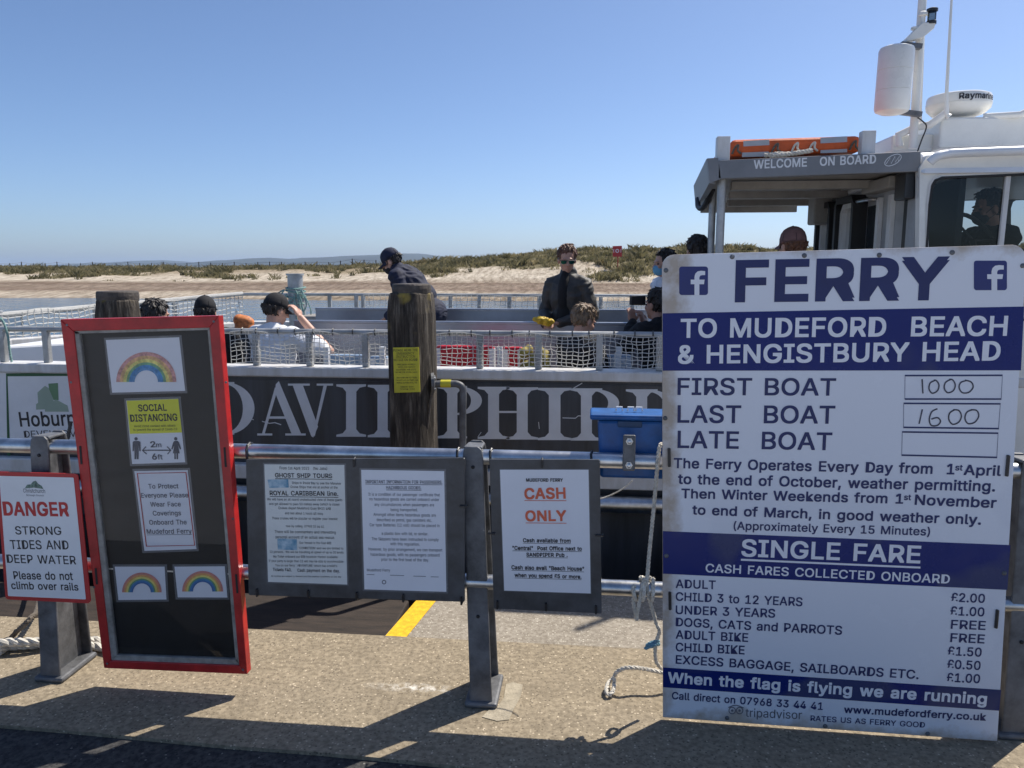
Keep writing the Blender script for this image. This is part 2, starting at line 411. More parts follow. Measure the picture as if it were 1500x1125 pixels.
def pile_mat():
    m = bpy.data.materials.new('weathered_timber'); N, L, b = nodes(m)
    tc = N.new('ShaderNodeTexCoord'); mp = N.new('ShaderNodeMapping'); mp.inputs['Scale'].default_value = (1, 1, .09); L.new(tc.outputs['Object'], mp.inputs[0])
    n = N.new('ShaderNodeTexNoise'); n.inputs['Scale'].default_value = 42; n.inputs['Detail'].default_value = 8; n.inputs['Roughness'].default_value = .7; L.new(mp.outputs[0], n.inputs[0])
    r = N.new('ShaderNodeValToRGB'); e = r.color_ramp.elements
    e[0].position = .36; e[0].color = (.014, .010, .007, 1); e[1].position = .68; e[1].color = (.21, .18, .14, 1)
    k = e.new(.52); k.color = (.062, .050, .038, 1)
    L.new(n.outputs['Fac'], r.inputs[0])
    n2 = N.new('ShaderNodeTexNoise'); n2.inputs['Scale'].default_value = 7; n2.inputs['Detail'].default_value = 6; L.new(tc.outputs['Object'], n2.inputs[0])
    r2 = N.new('ShaderNodeValToRGB'); r2.color_ramp.elements[0].position = .56; r2.color_ramp.elements[1].position = .68; L.new(n2.outputs['Fac'], r2.inputs[0])
    sp = N.new('ShaderNodeSeparateXYZ'); L.new(tc.outputs['Object'], sp.inputs[0])
    mr = N.new('ShaderNodeMapRange'); mr.inputs['From Min'].default_value = 3.22; mr.inputs['From Max'].default_value = 3.5; L.new(sp.outputs['Z'], mr.inputs[0])
    mu = N.new('ShaderNodeMath'); mu.operation = 'MULTIPLY'; L.new(r2.outputs[0], mu.inputs[0]); L.new(mr.outputs[0], mu.inputs[1])
    mx = N.new('ShaderNodeMix'); mx.data_type = 'RGBA'; L.new(mu.outputs[0], mx.inputs['Factor']); L.new(r.outputs[0], mx.inputs['A']); mx.inputs['B'].default_value = (.36, .27, .06, 1)
    L.new(mx.outputs['Result'], b.inputs['Base Color']); b.inputs['Roughness'].default_value = .9
    bp = N.new('ShaderNodeBump'); bp.inputs['Strength'].default_value = .8; bp.inputs['Distance'].default_value = .015; L.new(n.outputs['Fac'], bp.inputs['Height']); L.new(bp.outputs[0], b.inputs['Normal'])
    return m
TIMB = pile_mat()

def sign_mat(name, base, fade, rusty=True, W=1.25, Hh=1.72):
    """gloss sign sheet; rust bleeds in patches from its edges, dirt near its foot (x 0..W, z 0..H in object space)"""
    m = bpy.data.materials.new(name); N, L, b = nodes(m)
    tc = N.new('ShaderNodeTexCoord'); sp = N.new('ShaderNodeSeparateXYZ'); L.new(tc.outputs['Object'], sp.inputs[0])
    def mth(op, a, bb=None):
        q = N.new('ShaderNodeMath'); q.operation = op
        for i, z in enumerate((a, bb)):
            if z is None: continue
            if isinstance(z, (int, float)): q.inputs[i].default_value = z
            else: L.new(z, q.inputs[i])
        return q.outputs[0]
    def nz(s, d, r=.6):
        n = N.new('ShaderNodeTexNoise'); n.inputs['Scale'].default_value = s; n.inputs['Detail'].default_value = d; n.inputs['Roughness'].default_value = r; L.new(tc.outputs['Object'], n.inputs[0]); return n.outputs['Fac']
    ex = mth('MINIMUM', sp.outputs['X'], mth('SUBTRACT', W, sp.outputs['X'])); ez = mth('MINIMUM', sp.outputs['Z'], mth('SUBTRACT', Hh, sp.outputs['Z']))
    ed = mth('MINIMUM', ex, ez)
    near = N.new('ShaderNodeMapRange'); near.inputs['From Min'].default_value = .0; near.inputs['From Max'].default_value = .11; near.inputs['To Min'].default_value = .34; near.inputs['To Max'].default_value = -.15; L.new(ed, near.inputs[0])
    rs = N.new('ShaderNodeValToRGB'); rs.color_ramp.elements[0].position = .61; rs.color_ramp.elements[1].position = .84
    L.new(mth('ADD', mth('MULTIPLY', nz(6, 7, .65), .95), near.outputs[0]), rs.inputs[0])
    fd = N.new('ShaderNodeValToRGB'); fd.color_ramp.elements[0].position = .55; fd.color_ramp.elements[1].position = .60; L.new(nz(3.1, 2, .4), fd.inputs[0])
    a = N.new('ShaderNodeMix'); a.data_type = 'RGBA'; L.new(fd.outputs[0], a.inputs['Factor']); a.inputs['A'].default_value = (*base, 1); a.inputs['B'].default_value = (*fade, 1)
    c = N.new('ShaderNodeMix'); c.data_type = 'RGBA'; L.new(mth('MULTIPLY', rs.outputs[0], .7 if rusty else 0), c.inputs['Factor']); L.new(a.outputs['Result'], c.inputs['A']); c.inputs['B'].default_value = (.33, .23, .12, 1)
    L.new(c.outputs['Result'], b.inputs['Base Color']); b.inputs['Specular IOR Level'].default_value = .22
    rr_ = N.new('ShaderNodeMapRange'); rr_.inputs['From Min'].default_value = .35; rr_.inputs['From Max'].default_value = .65; rr_.inputs['To Min'].default_value = .07; rr_.inputs['To Max'].default_value = .34; L.new(nz(4, 8, .7), rr_.inputs[0]); L.new(rr_.outputs[0], b.inputs['Roughness'])
    bp = N.new('ShaderNodeBump'); bp.inputs['Strength'].default_value = .04; bp.inputs['Distance'].default_value = .02; L.new(nz(5, 2), bp.inputs['Height']); L.new(bp.outputs[0], b.inputs['Normal'])
    return m
SIGNW = sign_mat('white_sign_sheet', (.72, .735, .78), (.69, .705, .755))
SIGNB = sign_mat('blue_sign_band', (.009, .021, .145), (.045, .055, .14), False)

# ------------------------------------------------------------------ setting: quay, water, shore, hills
def sheet(name, x0, x1, y0, y1, z, m, thick=0):
    mb = MB()
    if thick: mb.bx(x0, x1, y0, y1, z - thick, z)
    else: mb.face([(x0, y0, z), (x1, y0, z), (x1, y1, z), (x0, y1, z)])
    return struct(mb.build(name, m, origin=(0, 0, 0), bevel=.012 if thick else 0))
PL0, PL1 = 2.46, 3.20
_a, _b = gr(598, 884, -.1), gr(562, 938, -.1)
_b.x -= .03; XS = (_a.x + _b.x) / 2; QE = 4.18
sheet('asphalt_road', -300, 300, 1.1, PL1 - .1, -.014, ASPH)
sheet('unseen_bounce_ground', -300, 300, -300, 1.1, -.010, mat('pale_bounce_ground', (.38, .385, .395), .85, var=.15, vs=2))  # unseen pale ground behind the camera, added to bounce light onto the signs
mb = MB()                                     # raised concrete plinth, its front edge a little uneven
n = 90; xs = [-14 + 28 * i / n for i in range(n + 1)]
_e0, _e1 = gr(0, 1061), gr(500, 1106)
fr_ = [_e0.y + (_e1.y - _e0.y) * (x - _e0.x) / (_e1.x - _e0.x) + rng.uniform(-.008, .008) for x in xs]
top = [(x, y, 0) for x, y in zip(xs, fr_)]; bk = [(x, PL1, 0) for x in xs]
mb.add(top + bk + [(x, y, z - .05) for x, y, z in top] + [(x, y, z - 2.4) for x, y, z in bk],
       [(i, i + 1, n + 2 + i, n + 1 + i) for i in range(n)] + [(2 * n + 2 + i, 2 * n + 3 + i, i + 1, i) for i in range(n)] +
       [(n + 1 + i, n + 2 + i, 3 * n + 4 + i, 3 * n + 3 + i) for i in range(n)])
struct(mb.build('quay_plinth', CONC, origin=(0, 0, 0)))
mb = MB(); mb.prism([(_b.x - .01, PL1 + .001, -.1), (14, PL1 + .001, -.1), (14, QE, -.1), (_b.x + (QE - PL1) * .14, QE, -.1)], (0, 0, -2.3))
struct(mb.build('quay_edge', CONC2, origin=(0, 0, 0), bevel=.01))
mb = MB()
mb.face([(_b.x + .002, PL1 + .002, -.096), (_b.x + .105, PL1 + .002, -.096), (_b.x + .105 + (QE - PL1) * .14, QE - .02, -.096), (_b.x + (QE - PL1) * .14, QE - .02, -.096)])
mb.face([(_b.x + .25, QE - .09, -.0955), (13, QE - .09, -.0955), (13, QE - .015, -.0955), (_b.x + .25, QE - .015, -.0955)])
struct(mb.build('yellow_edge_line', YELP, origin=(0, 0, 0)))
mb = MB(); mb.bx(-9, _b.x - .02, PL1 + .005, 4.06, -.9, -.22)
struct(mb.build('landing_ledge', DTIM, origin=(0, 0, 0), bevel=.01))
mb = MB(); mb.face([gr(*p, .0025) for p in ((728, 1036), (738, 1022), (741, 1002), (752, 999), (766, 1003), (763, 1020), (752, 1040), (746, 1054), (728, 1056), (706, 1050), (716, 1040))[::-1]])
struct(mb.build('mortar_patch', PATCH, origin=(0, 0, 0)))

def water_mat():
    m = bpy.data.materials.new('harbour_water'); N, L, b = nodes(m)
    b.inputs['Base Color'].default_value = (.022, .075, .115, 1); b.inputs['Roughness'].default_value = .08; b.inputs['IOR'].default_value = 1.33
    tc = N.new('ShaderNodeTexCoord'); mp = N.new('ShaderNodeMapping'); mp.inputs['Scale'].default_value = (.9, .55, 1); L.new(tc.outputs['Object'], mp.inputs[0])
    n = N.new('ShaderNodeTexNoise'); n.inputs['Scale'].default_value = .9; n.inputs['Detail'].default_value = 7; n.inputs['Roughness'].default_value = .55; L.new(mp.outputs[0], n.inputs[0])
    bp = N.new('ShaderNodeBump'); bp.inputs['Strength'].default_value = .6; bp.inputs['Distance'].default_value = .3; L.new(n.outputs['Fac'], bp.inputs['Height']); L.new(bp.outputs[0], b.inputs['Normal'])
    return m
WZ = -1.0
mb = MB(); mb.face([(-20000, 3, WZ), (20000, 3, WZ), (20000, 20000, WZ), (-20000, 20000, WZ)])
struct(mb.build('water', water_mat(), origin=(0, 0, WZ)))

def interp(x, T):
    if x <= T[0][0]: return T[0][1]
    for (a, p), (b, q) in zip(T, T[1:]):
        if x <= b: return p + (q - p) * (x - a) / (b - a)
    return T[-1][1]
from mathutils import noise as mnoise
def fbm(x, y, s): return mnoise.fractal(V((x * s, y * s, 3.1)), 1.0, 2.0, 5)
CREST = []                                   # dune crest height by bearing, from the photograph's skyline
for px, py in ((-400, 392), (0, 391), (300, 389), (480, 388), (560, 387), (600, 383), (650, 377), (700, 375), (760, 370), (800, 366), (850, 361), (920, 362), (1000, 357), (1060, 356), (1120, 360), (1200, 362), (1300, 362), (1420, 356), (1600, 358), (1900, 360)):
    p = at(px, py, 96); CREST.append((p.x, p.z))
SHORE = 61.0
def dune(x, y):
    s0 = SHORE + 1.2 * math.sin(x * .11) + .9 * fbm(x, 0, .07)
    d = y - s0
    if d < 0: return WZ + max(d * .12, -1.5)
    base = interp(d, [(0, WZ), (4, -.55), (12, -.05), (20, .25), (26, .45), (60, .8), (200, .6)])
    cz = interp(x * 96 / max(y, 60), CREST)
    k = interp(d, [(17, 0), (24, .45), (35, 1), (48, 1), (75, .62), (140, .3)])
    h = base + max(0, cz - .55 - base) * k
    return h + (.42 * k + .06) * fbm(x, y, .16) + .05 * fbm(x, y, .9) * min(1, d / 6)
xs = [-110 + 1.15 * i for i in range(225)]; ys = [SHORE - 6 + 1.0 * i for i in range(72)] + [SHORE + 66 + 4.5 * i for i in range(28)]
mb = MB(); mb.add([(x, y, dune(x, y)) for y in ys for x in xs], [(j * len(xs) + i, j * len(xs) + i + 1, (j + 1) * len(xs) + i + 1, (j + 1) * len(xs) + i) for j in range(len(ys) - 1) for i in range(len(xs) - 1)])
def sand_mat():
    m = bpy.data.materials.new('beach_sand'); N, L, b = nodes(m)
    g = N.new('ShaderNodeNewGeometry'); sp = N.new('ShaderNodeSeparateXYZ'); L.new(g.outputs['Position'], sp.inputs[0])
    def nz(s, d=6, st=None):
        src = g.outputs['Position']
        if st:
            mp = N.new('ShaderNodeMapping'); mp.inputs['Scale'].default_value = st; L.new(src, mp.inputs[0]); src = mp.outputs[0]
        n = N.new('ShaderNodeTexNoise'); n.inputs['Scale'].default_value = s; n.inputs['Detail'].default_value = d; n.inputs['Roughness'].default_value = .7; L.new(src, n.inputs[0]); return n.outputs['Fac']
    ad = N.new('ShaderNodeMath'); ad.operation = 'MULTIPLY_ADD'; L.new(nz(.28, 6, (.5, 1, 1)), ad.inputs[0]); ad.inputs[1].default_value = 7; L.new(sp.outputs['Y'], ad.inputs[2])
    mr = N.new('ShaderNodeMapRange'); mr.inputs['From Min'].default_value = SHORE + 3.5; mr.inputs['From Max'].default_value = SHORE + 33; L.new(ad.outputs[0], mr.inputs[0])
    r = N.new('ShaderNodeValToRGB'); L.new(mr.outputs[0], r.inputs[0]); e = r.color_ramp.elements
    e[0].position = 0; e[0].color = (.27, .22, .16, 1); e[1].position = 1; e[1].color = (.33, .27, .19, 1)
    for p, c in ((.07, (.46, .40, .32)), (.14, (.40, .34, .265)), (.21, (.22, .165, .125)), (.33, (.27, .215, .165)), (.46, (.185, .135, .10)), (.54, (.34, .285, .22)), (.62, (.54, .48, .39)), (.82, (.48, .42, .33))):
        k = e.new(p); k.color = (*c, 1)
    pb = N.new('ShaderNodeValToRGB'); pb.color_ramp.elements[0].position = .36; pb.color_ramp.elements[1].position = .62; pb.color_ramp.elements[0].color = (.45, .41, .37, 1); pb.color_ramp.elements[1].color = (1.15, 1.14, 1.13, 1)
    L.new(nz(1.0, 8, (2.3, .5, 2.5)), pb.inputs[0])
    mx = N.new('ShaderNodeMix'); mx.data_type = 'RGBA'; mx.blend_type = 'MULTIPLY'; mx.inputs['Factor'].default_value = .9; L.new(r.outputs[0], mx.inputs['A']); L.new(pb.outputs[0], mx.inputs['B'])
    va = N.new('ShaderNodeAttribute'); va.attribute_name = 'veg'
    vn = N.new('ShaderNodeMath'); vn.operation = 'MULTIPLY_ADD'; L.new(nz(.9, 8), vn.inputs[0]); vn.inputs[1].default_value = 1.6; vn.inputs[2].default_value = -.8
    vd = N.new('ShaderNodeMath'); vd.operation = 'ADD'; vd.use_clamp = True; L.new(va.outputs['Fac'], vd.inputs[0]); L.new(vn.outputs[0], vd.inputs[1])
    vm = N.new('ShaderNodeMath'); vm.operation = 'MULTIPLY'; L.new(vd.outputs[0], vm.inputs[0]); L.new(va.outputs['Fac'], vm.inputs[1])
    vx = N.new('ShaderNodeMix'); vx.data_type = 'RGBA'; L.new(vm.outputs[0], vx.inputs['Factor']); L.new(mx.outputs['Result'], vx.inputs['A']); vx.inputs['B'].default_value = (.17, .145, .08, 1)
    L.new(vx.outputs['Result'], b.inputs['Base Color']); b.inputs['Roughness'].default_value = .95; b.inputs['Specular IOR Level'].default_value = .15
    bp = N.new('ShaderNodeBump'); bp.inputs['Strength'].default_value = .8; bp.inputs['Distance'].default_value = .25; L.new(nz(1.1, 8), bp.inputs['Height']); L.new(bp.outputs[0], b.inputs['Normal'])
    return m
ter = struct(mb.build('beach_terrain', sand_mat(), smooth=True, origin=(0, 0, 0)))
XR = at(585, 400, 96).x
def veg(x, y):
    """how much scrub grows here, 0..1"""
    d = y - SHORE
    if d < 17: return 0
    dn = fbm(x, y, .13) + .35 * fbm(x, y, .5)
    lim = interp(d, [(17, .6), (20, .3), (22.5, -.05), (25, -.6), (28, -.95), (80, -.9)]) if x * 96 / y > XR else interp(d, [(16, .6), (21, .2), (26, -.18 if x * 96 / y < at(340, 400, 96).x else .08), (34, -.5 if x * 96 / y < at(340, 400, 96).x else -.02), (45, -.55), (90, -.5)])
    return max(0, min(1, (dn - lim) * 3.5))
at_ = ter.data.attributes.new('veg', 'FLOAT', 'POINT'); at_.data.foreach_set('value', [veg(v.co.x, v.co.y) for v in ter.data.vertices])

def grass_mat():
    m = bpy.data.materials.new('marram_grass'); N, L, b = nodes(m)
    g = N.new('ShaderNodeNewGeometry'); n = N.new('ShaderNodeTexNoise'); n.inputs['Scale'].default_value = .5; n.inputs['Detail'].default_value = 5; n.inputs['Roughness'].default_value = .75; L.new(g.outputs['Position'], n.inputs[0])
    r = N.new('ShaderNodeValToRGB'); L.new(n.outputs['Fac'], r.inputs[0]); e = r.color_ramp.elements
    e[0].position = .36; e[0].color = (.06, .058, .028, 1); e[1].position = .66; e[1].color = (.36, .30, .17, 1)
    k = e.new(.48); k.color = (.16, .145, .07, 1)
    L.new(r.outputs[0], b.inputs['Base Color']); b.inputs['Roughness'].default_value = .7; b.inputs['Specular IOR Level'].default_value = .3
    t = N.new('ShaderNodeBsdfTranslucent'); L.new(r.outputs[0], t.inputs[0]); x = N.new('ShaderNodeMixShader'); x.inputs[0].default_value = .45; L.new(b.outputs[0], x.inputs[1]); L.new(t.outputs[0], x.inputs[2]); L.new(x.outputs[0], N['Material Output'].inputs[0])
    return m
mb = MB(); gv = []; gf = []
def tuft(x, y, h, n, sp):
    z = dune(x, y) - .05
    for _ in range(n):
        a = rng.uniform(0, 6.283); rr = sp * math.sqrt(rng.random()); bx_, by_ = x + rr * math.cos(a), y + rr * math.sin(a)
        hh = h * rng.uniform(.45, 1.1); ln = hh * rng.uniform(.25, 1.1); la = rng.uniform(0, 6.283); wd = rng.uniform(.025, .07)
        dx, dy = math.cos(la), math.sin(la); b0 = len(gv)
        gv.extend([(bx_ - dy * wd, by_ + dx * wd, z), (bx_ + dy * wd, by_ - dx * wd, z), (bx_ + dx * ln * .4 + dy * wd * .7, by_ + dy * ln * .4 - dx * wd * .7, z + hh * .65), (bx_ + dx * ln, by_ + dy * ln, z + hh)])
        gf.extend([(b0, b0 + 1, b0 + 2), (b0, b0 + 2, b0 + 3)])
cnt = 0
while cnt < 11000:
    u = rng.random(); y = SHORE + 17 + 52 * u ** 1.35; x = rng.uniform(-.82, .98) * y
    v_ = veg(x, y)
    if rng.random() > v_ * .9 + .012: continue
    cnt += 1
    big = max(0, fbm(x, y, .3)) * 1.3
    tuft(x, y, rng.uniform(.25, .5) + big * .6, 17, rng.uniform(.3, .7))
for _ in range(1500):                        # ragged skyline along the far flat at the left
    x = rng.uniform(-75, 20); y = SHORE + rng.uniform(45, 90)
    if fbm(x, y, .1) > -.05: tuft(x, y, rng.uniform(.2, .5), 10, .8)
mb.add(gv, gf)
g = mb.build('dune_grass', grass_mat(), origin=(0, 0, 0))
tag(g, 'olive and straw coloured marram grass covering the sand dunes', 'grass', kind='stuff')

def hills(name, prof, Y, c):
    mb = MB(); P = []
    for i in range(len(prof) - 1):
        for k in range(8):
            t = k / 8; x = prof[i][0] * (1 - t) + prof[i + 1][0] * t; t2 = t * t * (3 - 2 * t)
            P.append((x, prof[i][1] * (1 - t2) + prof[i + 1][1] * t2))
    P.append(prof[-1]); vs = []
    for px, py in P:
        p = at(px, py, Y); h = max(p.z, .5) + 2.5 * mnoise.noise(V((px * .08, 0, Y)))
        for k in range(7):
            s = (k - 3) / 3; vs.append((p.x, Y + s * 900, WZ - 1 + (h - WZ) * (1 - s * s) + (0 if k in (0, 6) else 3 * mnoise.noise(V((px * .1, k * .9, 1))))))
    mb.add(vs, [(i * 7 + k, (i + 1) * 7 + k, (i + 1) * 7 + k + 1, i * 7 + k + 1) for i in range(len(P) - 1) for k in range(6)])
    return struct(mb.build(name, c, smooth=True, origin=(0, Y, 0)))
HILL = mat('hill_heath', (.03, .045, .045), .9, var=.3, vs=.004)
hills('hills', [(60, 390), (130, 387), (190, 384), (235, 381), (265, 384), (330, 389), (420, 391)], 6000, HILL)
hills('hills', [(250, 391), (310, 386), (360, 380.5), (400, 377.5), (430, 379.5), (480, 376.5), (530, 374), (600, 371), (700, 380), (820, 391)], 4600, HILL)
mb = MB(); mb.bx(-12000, 12000, -400, 12000, WZ - 3.5, 125)
hz = bpy.data.materials.new('haze_air'); hz.use_nodes = True; _n = hz.node_tree.nodes; _n.remove(_n['Principled BSDF']); _v = _n.new('ShaderNodeVolumePrincipled')
_v.inputs['Color'].default_value = (.60, .76, 1, 1); _v.inputs['Density'].default_value = HAZE_D; _v.inputs['Anisotropy'].default_value = .2
hz.node_tree.links.new(_v.outputs[0], _n['Material Output'].inputs['Volume'])
hzo = mb.build('haze', hz, origin=(0, 0, 0)); hzo['kind'] = 'stuff'

# ------------------------------------------------------------------ the ferry boat
BY = 4.88                                     # near side of the hull
DECK = .10
boat = thing('passenger_ferry', 'dark grey and white passenger ferry with netted rails moored alongside the quay', 'ferry', (0, BY + 2, WZ))
def bp_(name, mb, m, parent=None, **k): return mb.build(name, m, parent or boat, **k)
GT, GB = at(650, 541, BY).z, at(650, 556, BY).z        # gunwale top and underside
XL = -5.7
far0 = at(355, 431, 9.0); bow0 = at(0, 463, 6.6)
FOOT = [V((XL, BY + .03, 0)), V((7, BY + .03, 0)), V((7, 9.12, 0)), V((far0.x, 9.12, 0)), V((bow0.x, 6.6, 0)), V((XL + .1, 5.6, 0))]
def wall(mb, pts, z0, z1, th, closed=True):
    n = len(pts); c = sum(pts, V()) / n
    for i in range(n):
        a, b = pts[i], pts[(i + 1) % n]; d = (b - a).normalized(); nrm = V((-d.y, d.x, 0))
        mb.prism([a + V((0, 0, z0)), b + V((0, 0, z0)), b + nrm * th + V((0, 0, z0)), a + nrm * th + V((0, 0, z0))], (0, 0, z1 - z0))
mb = MB(); wall(mb, FOOT, -.62, GB - .0, .1)
bp_('hull', mb, HULLG)
mb = MB(); wall(mb, [p + V((0, .07, 0)) for p in FOOT[:2]] + FOOT[2:], WZ - .5, -.6, .12); bp_('lower_hull', mb, BLACK)
mb = MB(); mb.prism([p + V((0, 0, DECK - .06)) for p in [FOOT[0] + V((.12, .12, 0)), FOOT[1] + V((-.12, .12, 0)), FOOT[2] + V((-.12, -.12, 0)), FOOT[3] + V((.1, -.12, 0)), FOOT[4] + V((.14, 0, 0)), FOOT[5] + V((.12, 0, 0))]], (0, 0, .06))
bp_('deck', mb, mat('deck_paint', (.30, .32, .34), .7, var=.15, vs=4))
mb = MB(); wall(mb, [FOOT[0] + V((-.03, -.035, 0)), FOOT[1] + V((0, -.035, 0))] + [FOOT[2] + V((0, .03, 0)), FOOT[3] + V((-.03, .03, 0)), FOOT[4] + V((-.03, 0, 0)), FOOT[5] + V((-.03, 0, 0))], GB, GT, .17)
bp_('gunwale', mb, GUNW, bevel=.012)
mb = MB(); mb.bx(XL, 7, BY - .045, BY + .03, at(900, 686, BY).z - .13, at(900, 684, BY).z - .04); bp_('rubbing_strake', mb, GUNW, bevel=.01)
mb = MB(); zz = at(920, 742, BY - .1).z; mb.tube([(XL, BY - .06, zz), (7, BY - .06, zz)], .055, 14); bp_('fender_tube', mb, ALU, smooth=True)
for x in (-3.4, -1.5, .75, 3.1):
    mb = MB(); mb.tube([(x, BY - .12, -.55), (x, BY - .12, -.05)], .11, 16); bp_('fender', mb, BLACK, smooth=True)
# name panel and its serif letters
HP = Plane((0, BY + .022, 0), (0, -1, 0))
mb = MB(); a = HP.hit(322, 555); b = HP.hit(322, 655)
mb.prism([(a.x, BY + .022, a.z), (4.4, BY + .022, a.z), (4.4, BY + .022, b.z), (a.x, BY + .022, b.z)], (0, .02, 0)); npan = bp_('name_panel', mb, HULLG)
mb = MB(); HPL = HP
def serif(mb, x0, x1, yt, yb, ym0=None):
    """one thick stem with bracketed slab serifs, pixel units; x0..x1 is the stem"""
    s = (x1 - x0) * .95; t = 3.0
    P = [(x0 - s, yt), (x1 + s, yt), (x1 + s, yt + t), (x1 + s * .35, yt + t + 2), (x1, yt + t + 8), (x1, yb - t - 8), (x1 + s * .35, yb - t - 2), (x1 + s, yb - t), (x1 + s, yb), (x0 - s, yb), (x0 - s, yb - t), (x0 - s * .35, yb - t - 2), (x0, yb - t - 8), (x0, yt + t + 8), (x0 - s * .35, yt + t + 2), (x0 - s, yt + t)]
    C = ((x0 + x1) / 2, (yt + yb) / 2)
    mb.ppoly(HPL, P)
def bowl(mb, x0, cy, rx, ry, thick, lift=.0016):
    n = 22; A = [math.pi / 2 - math.pi * i / n for i in range(n + 1)]
    o = [(x0 + rx * math.cos(a), cy - ry * math.sin(a)) for a in A]; i_ = [(x0 + max(rx - thick, 1) * math.cos(a), cy - (ry - 3.0) * math.sin(a)) for a in A]
    mb.add([HPL.hit(*p, lift) for p in o] + [HPL.hit(*p, lift) for p in i_], [(k, k + 1, n + 2 + k, n + 1 + k) for k in range(n)])
TOP = lambda x: 560.5 + (x - 380) * .0175; BOT = lambda x: 637.5 + (x - 380) * .0165
serif(mb, 318, 331, TOP(325), BOT(325)); bowl(mb, 329, (TOP(345) + BOT(345)) / 2, 44, (BOT(345) - TOP(345)) / 2, 17)
# A
t, b_ = TOP(408), BOT(400)
mb.ppoly(HP, [(404, t + 2), (408.5, t - 3), (441, b_ - 3), (427, b_ - 3), (403, t + 14)])
mb.ppoly(HP, [(403, t + 6), (406, t + 12), (388, b_ - 3), (384, b_ - 3)], .0016)
mb.ppoly(HP, [(391, b_ - 28), (421, b_ - 28), (421, b_ - 24.5), (390, b_ - 24.5)], .002)
for x0, x1 in ((377, 399), (418, 448)): mb.ppoly(HP, [(x0, b_ - 3), (x1, b_ - 3), (x1, b_), (x0, b_)], .0018)
# V
t, b_ = TOP(455), BOT(458)
mb.ppoly(HP, [(429, t + 3), (444, t + 3), (466, b_ - 14), (459, b_ + 2), (456, b_)])
mb.ppoly(HP, [(474, t + 3), (479, t + 3), (461, b_ + 1), (459, b_ - 6)], .0016)
for x0, x1 in ((422, 454), (464, 488)): mb.ppoly(HP, [(x0, t), (x1, t), (x1, t + 3), (x0, t + 3)], .0018)
serif(mb, 507, 522, TOP(515), BOT(515))
serif(mb, 553, 568, TOP(560), BOT(560)); bowl(mb, 566, (TOP(580) + BOT(580)) / 2, 52, (BOT(580) - TOP(580)) / 2, 18)
def P_(x0, w_, rx):
    serif(mb, x0, x0 + w_, TOP(x0), BOT(x0)); bowl(mb, x0 + w_ - 1, TOP(x0 + 30) + 21, rx, 21, 16)
P_(655, 15, 37)
serif(mb, 715, 731, TOP(722), BOT(722)); serif(mb, 757, 773, TOP(765), BOT(765)); y_ = TOP(745) + 38
mb.ppoly(HP, [(729, y_ - 3), (759, y_ - 3), (759, y_), (729, y_)], .0016)
serif(mb, 804, 821, TOP(812), BOT(812)); P_(851, 16, 41); P_(932, 16, 41)
for i, x in enumerate((1003,)):               # last letter of the name, behind the tariff sign
    mb.ptext(HP, 'S', x, BOT(1010), x + 52, BOT(1010), 76, .03)
bp_('name_lettering', mb, LETT, npan)
for q, w_ in ((((384, 617), (395, 620), (403, 619), (412, 622)), 1.3), (((824, 612), (843, 612.5), (847, 609), (866, 610)), 1.2), (((836, 571), (853, 561)), 1.2), (((789, 618), (790, 628)), .9), (((700, 640), (705, 633)), .9), (((365, 612), (372, 615)), 1.0), (((606, 607), (612, 608)), .9)):
    mb = MB(); mb.pstroke(HP, list(q), w_, lift=.0024); bp_('scratch', mb, LETT, npan)
# sponsor panel
SPN = Plane((0, BY + .018, 0), (0, -1, 0))
mb = MB(); a = SPN.hit(-60, 545); b = SPN.hit(318, 655)
mb.prism([(a.x, BY + .018, GB - .002), (b.x, BY + .018, GB - .002), (b.x, BY + .018, b.z), (a.x, BY + .018, b.z)], (0, .02, 0)); sp_ = bp_('sponsor_panel', mb, WHITE)
mb = MB(); mb.pstroke(SPN, [(14, 700), (10, 549), (330, 547)], 5); bp_('border', mb, GREENB, sp_)
mb = MB(); mb.ptext(SPN, 'Hoburne', 30, 625, 126, 623, 21.5, .02); mb.ptext(SPN, 'DEVELOPMENTS', 36, 641, 152, 639, 10, .003)
bp_('lettering', mb, INK, sp_)
mb = MB(); mb.ppoly(SPN, [(71, 562), (85, 561), (86, 586), (79, 586), (72, 570)]); mb.m = 1
mb.ppoly(SPN, [(55, 575), (66, 565), (78, 573), (79, 599), (53, 600), (53, 592), (56, 590)], .0009); mb.ppoly(SPN, [(66, 598), (82, 585), (99, 594), (101, 603), (66, 603)], .0016)
bp_('house_logo', mb, [MGRN, LGRN], sp_)

# side rails and netting
RT = at(650, 488, BY + .05).z; RY = BY + .07
near_px = [-60, -28, 6, 70, 148, 226, 300, 376, 454, 536, 619, 703, 789, 878, 966, 1056, 1148, 1240]
def rail(name_posts, path, posts, ztop, zbot, r=.019):
    mb = MB(); mb.tube(path, r, 10); t = bp_('top_rail', mb, STEEL, smooth=True)
    for p in posts:
        m2 = MB(); m2.prism([(p.x - .022, p.y - .02, zbot), (p.x + .022, p.y - .02, zbot), (p.x + .022, p.y + .02, zbot), (p.x - .022, p.y + .02, zbot)], (0, 0, ztop - zbot)); bp_('stanchion', m2, STEEL, bevel=.006)
xr = at(1320, 500, RY).x
rail('near', [(XL + .05, RY, RT), (xr, RY, RT)], [V((at(px, 520, RY).x, RY, 0)) for px in near_px], RT, GT)
rail('bow', [(XL + .05, RY, RT), (XL + .1, 5.6, RT + .0), tuple(bow0), (far0.x, far0.y, far0.z)], [bow0.lerp(far0, t) for t in (0, .33, .66)] + [V((XL + .1, 5.6, 0))], 1.25, .9)
rail('far', [tuple(far0), (6.9, 9.0, far0.z)], [V((at(px, 440, 9.0).x, 9.0, 0)) for px in (444, 483, 522, 532, 660, 702, 746, 790, 836, 880, 926, 965, 1010, 1060, 1110)], far0.z, GT - .1)
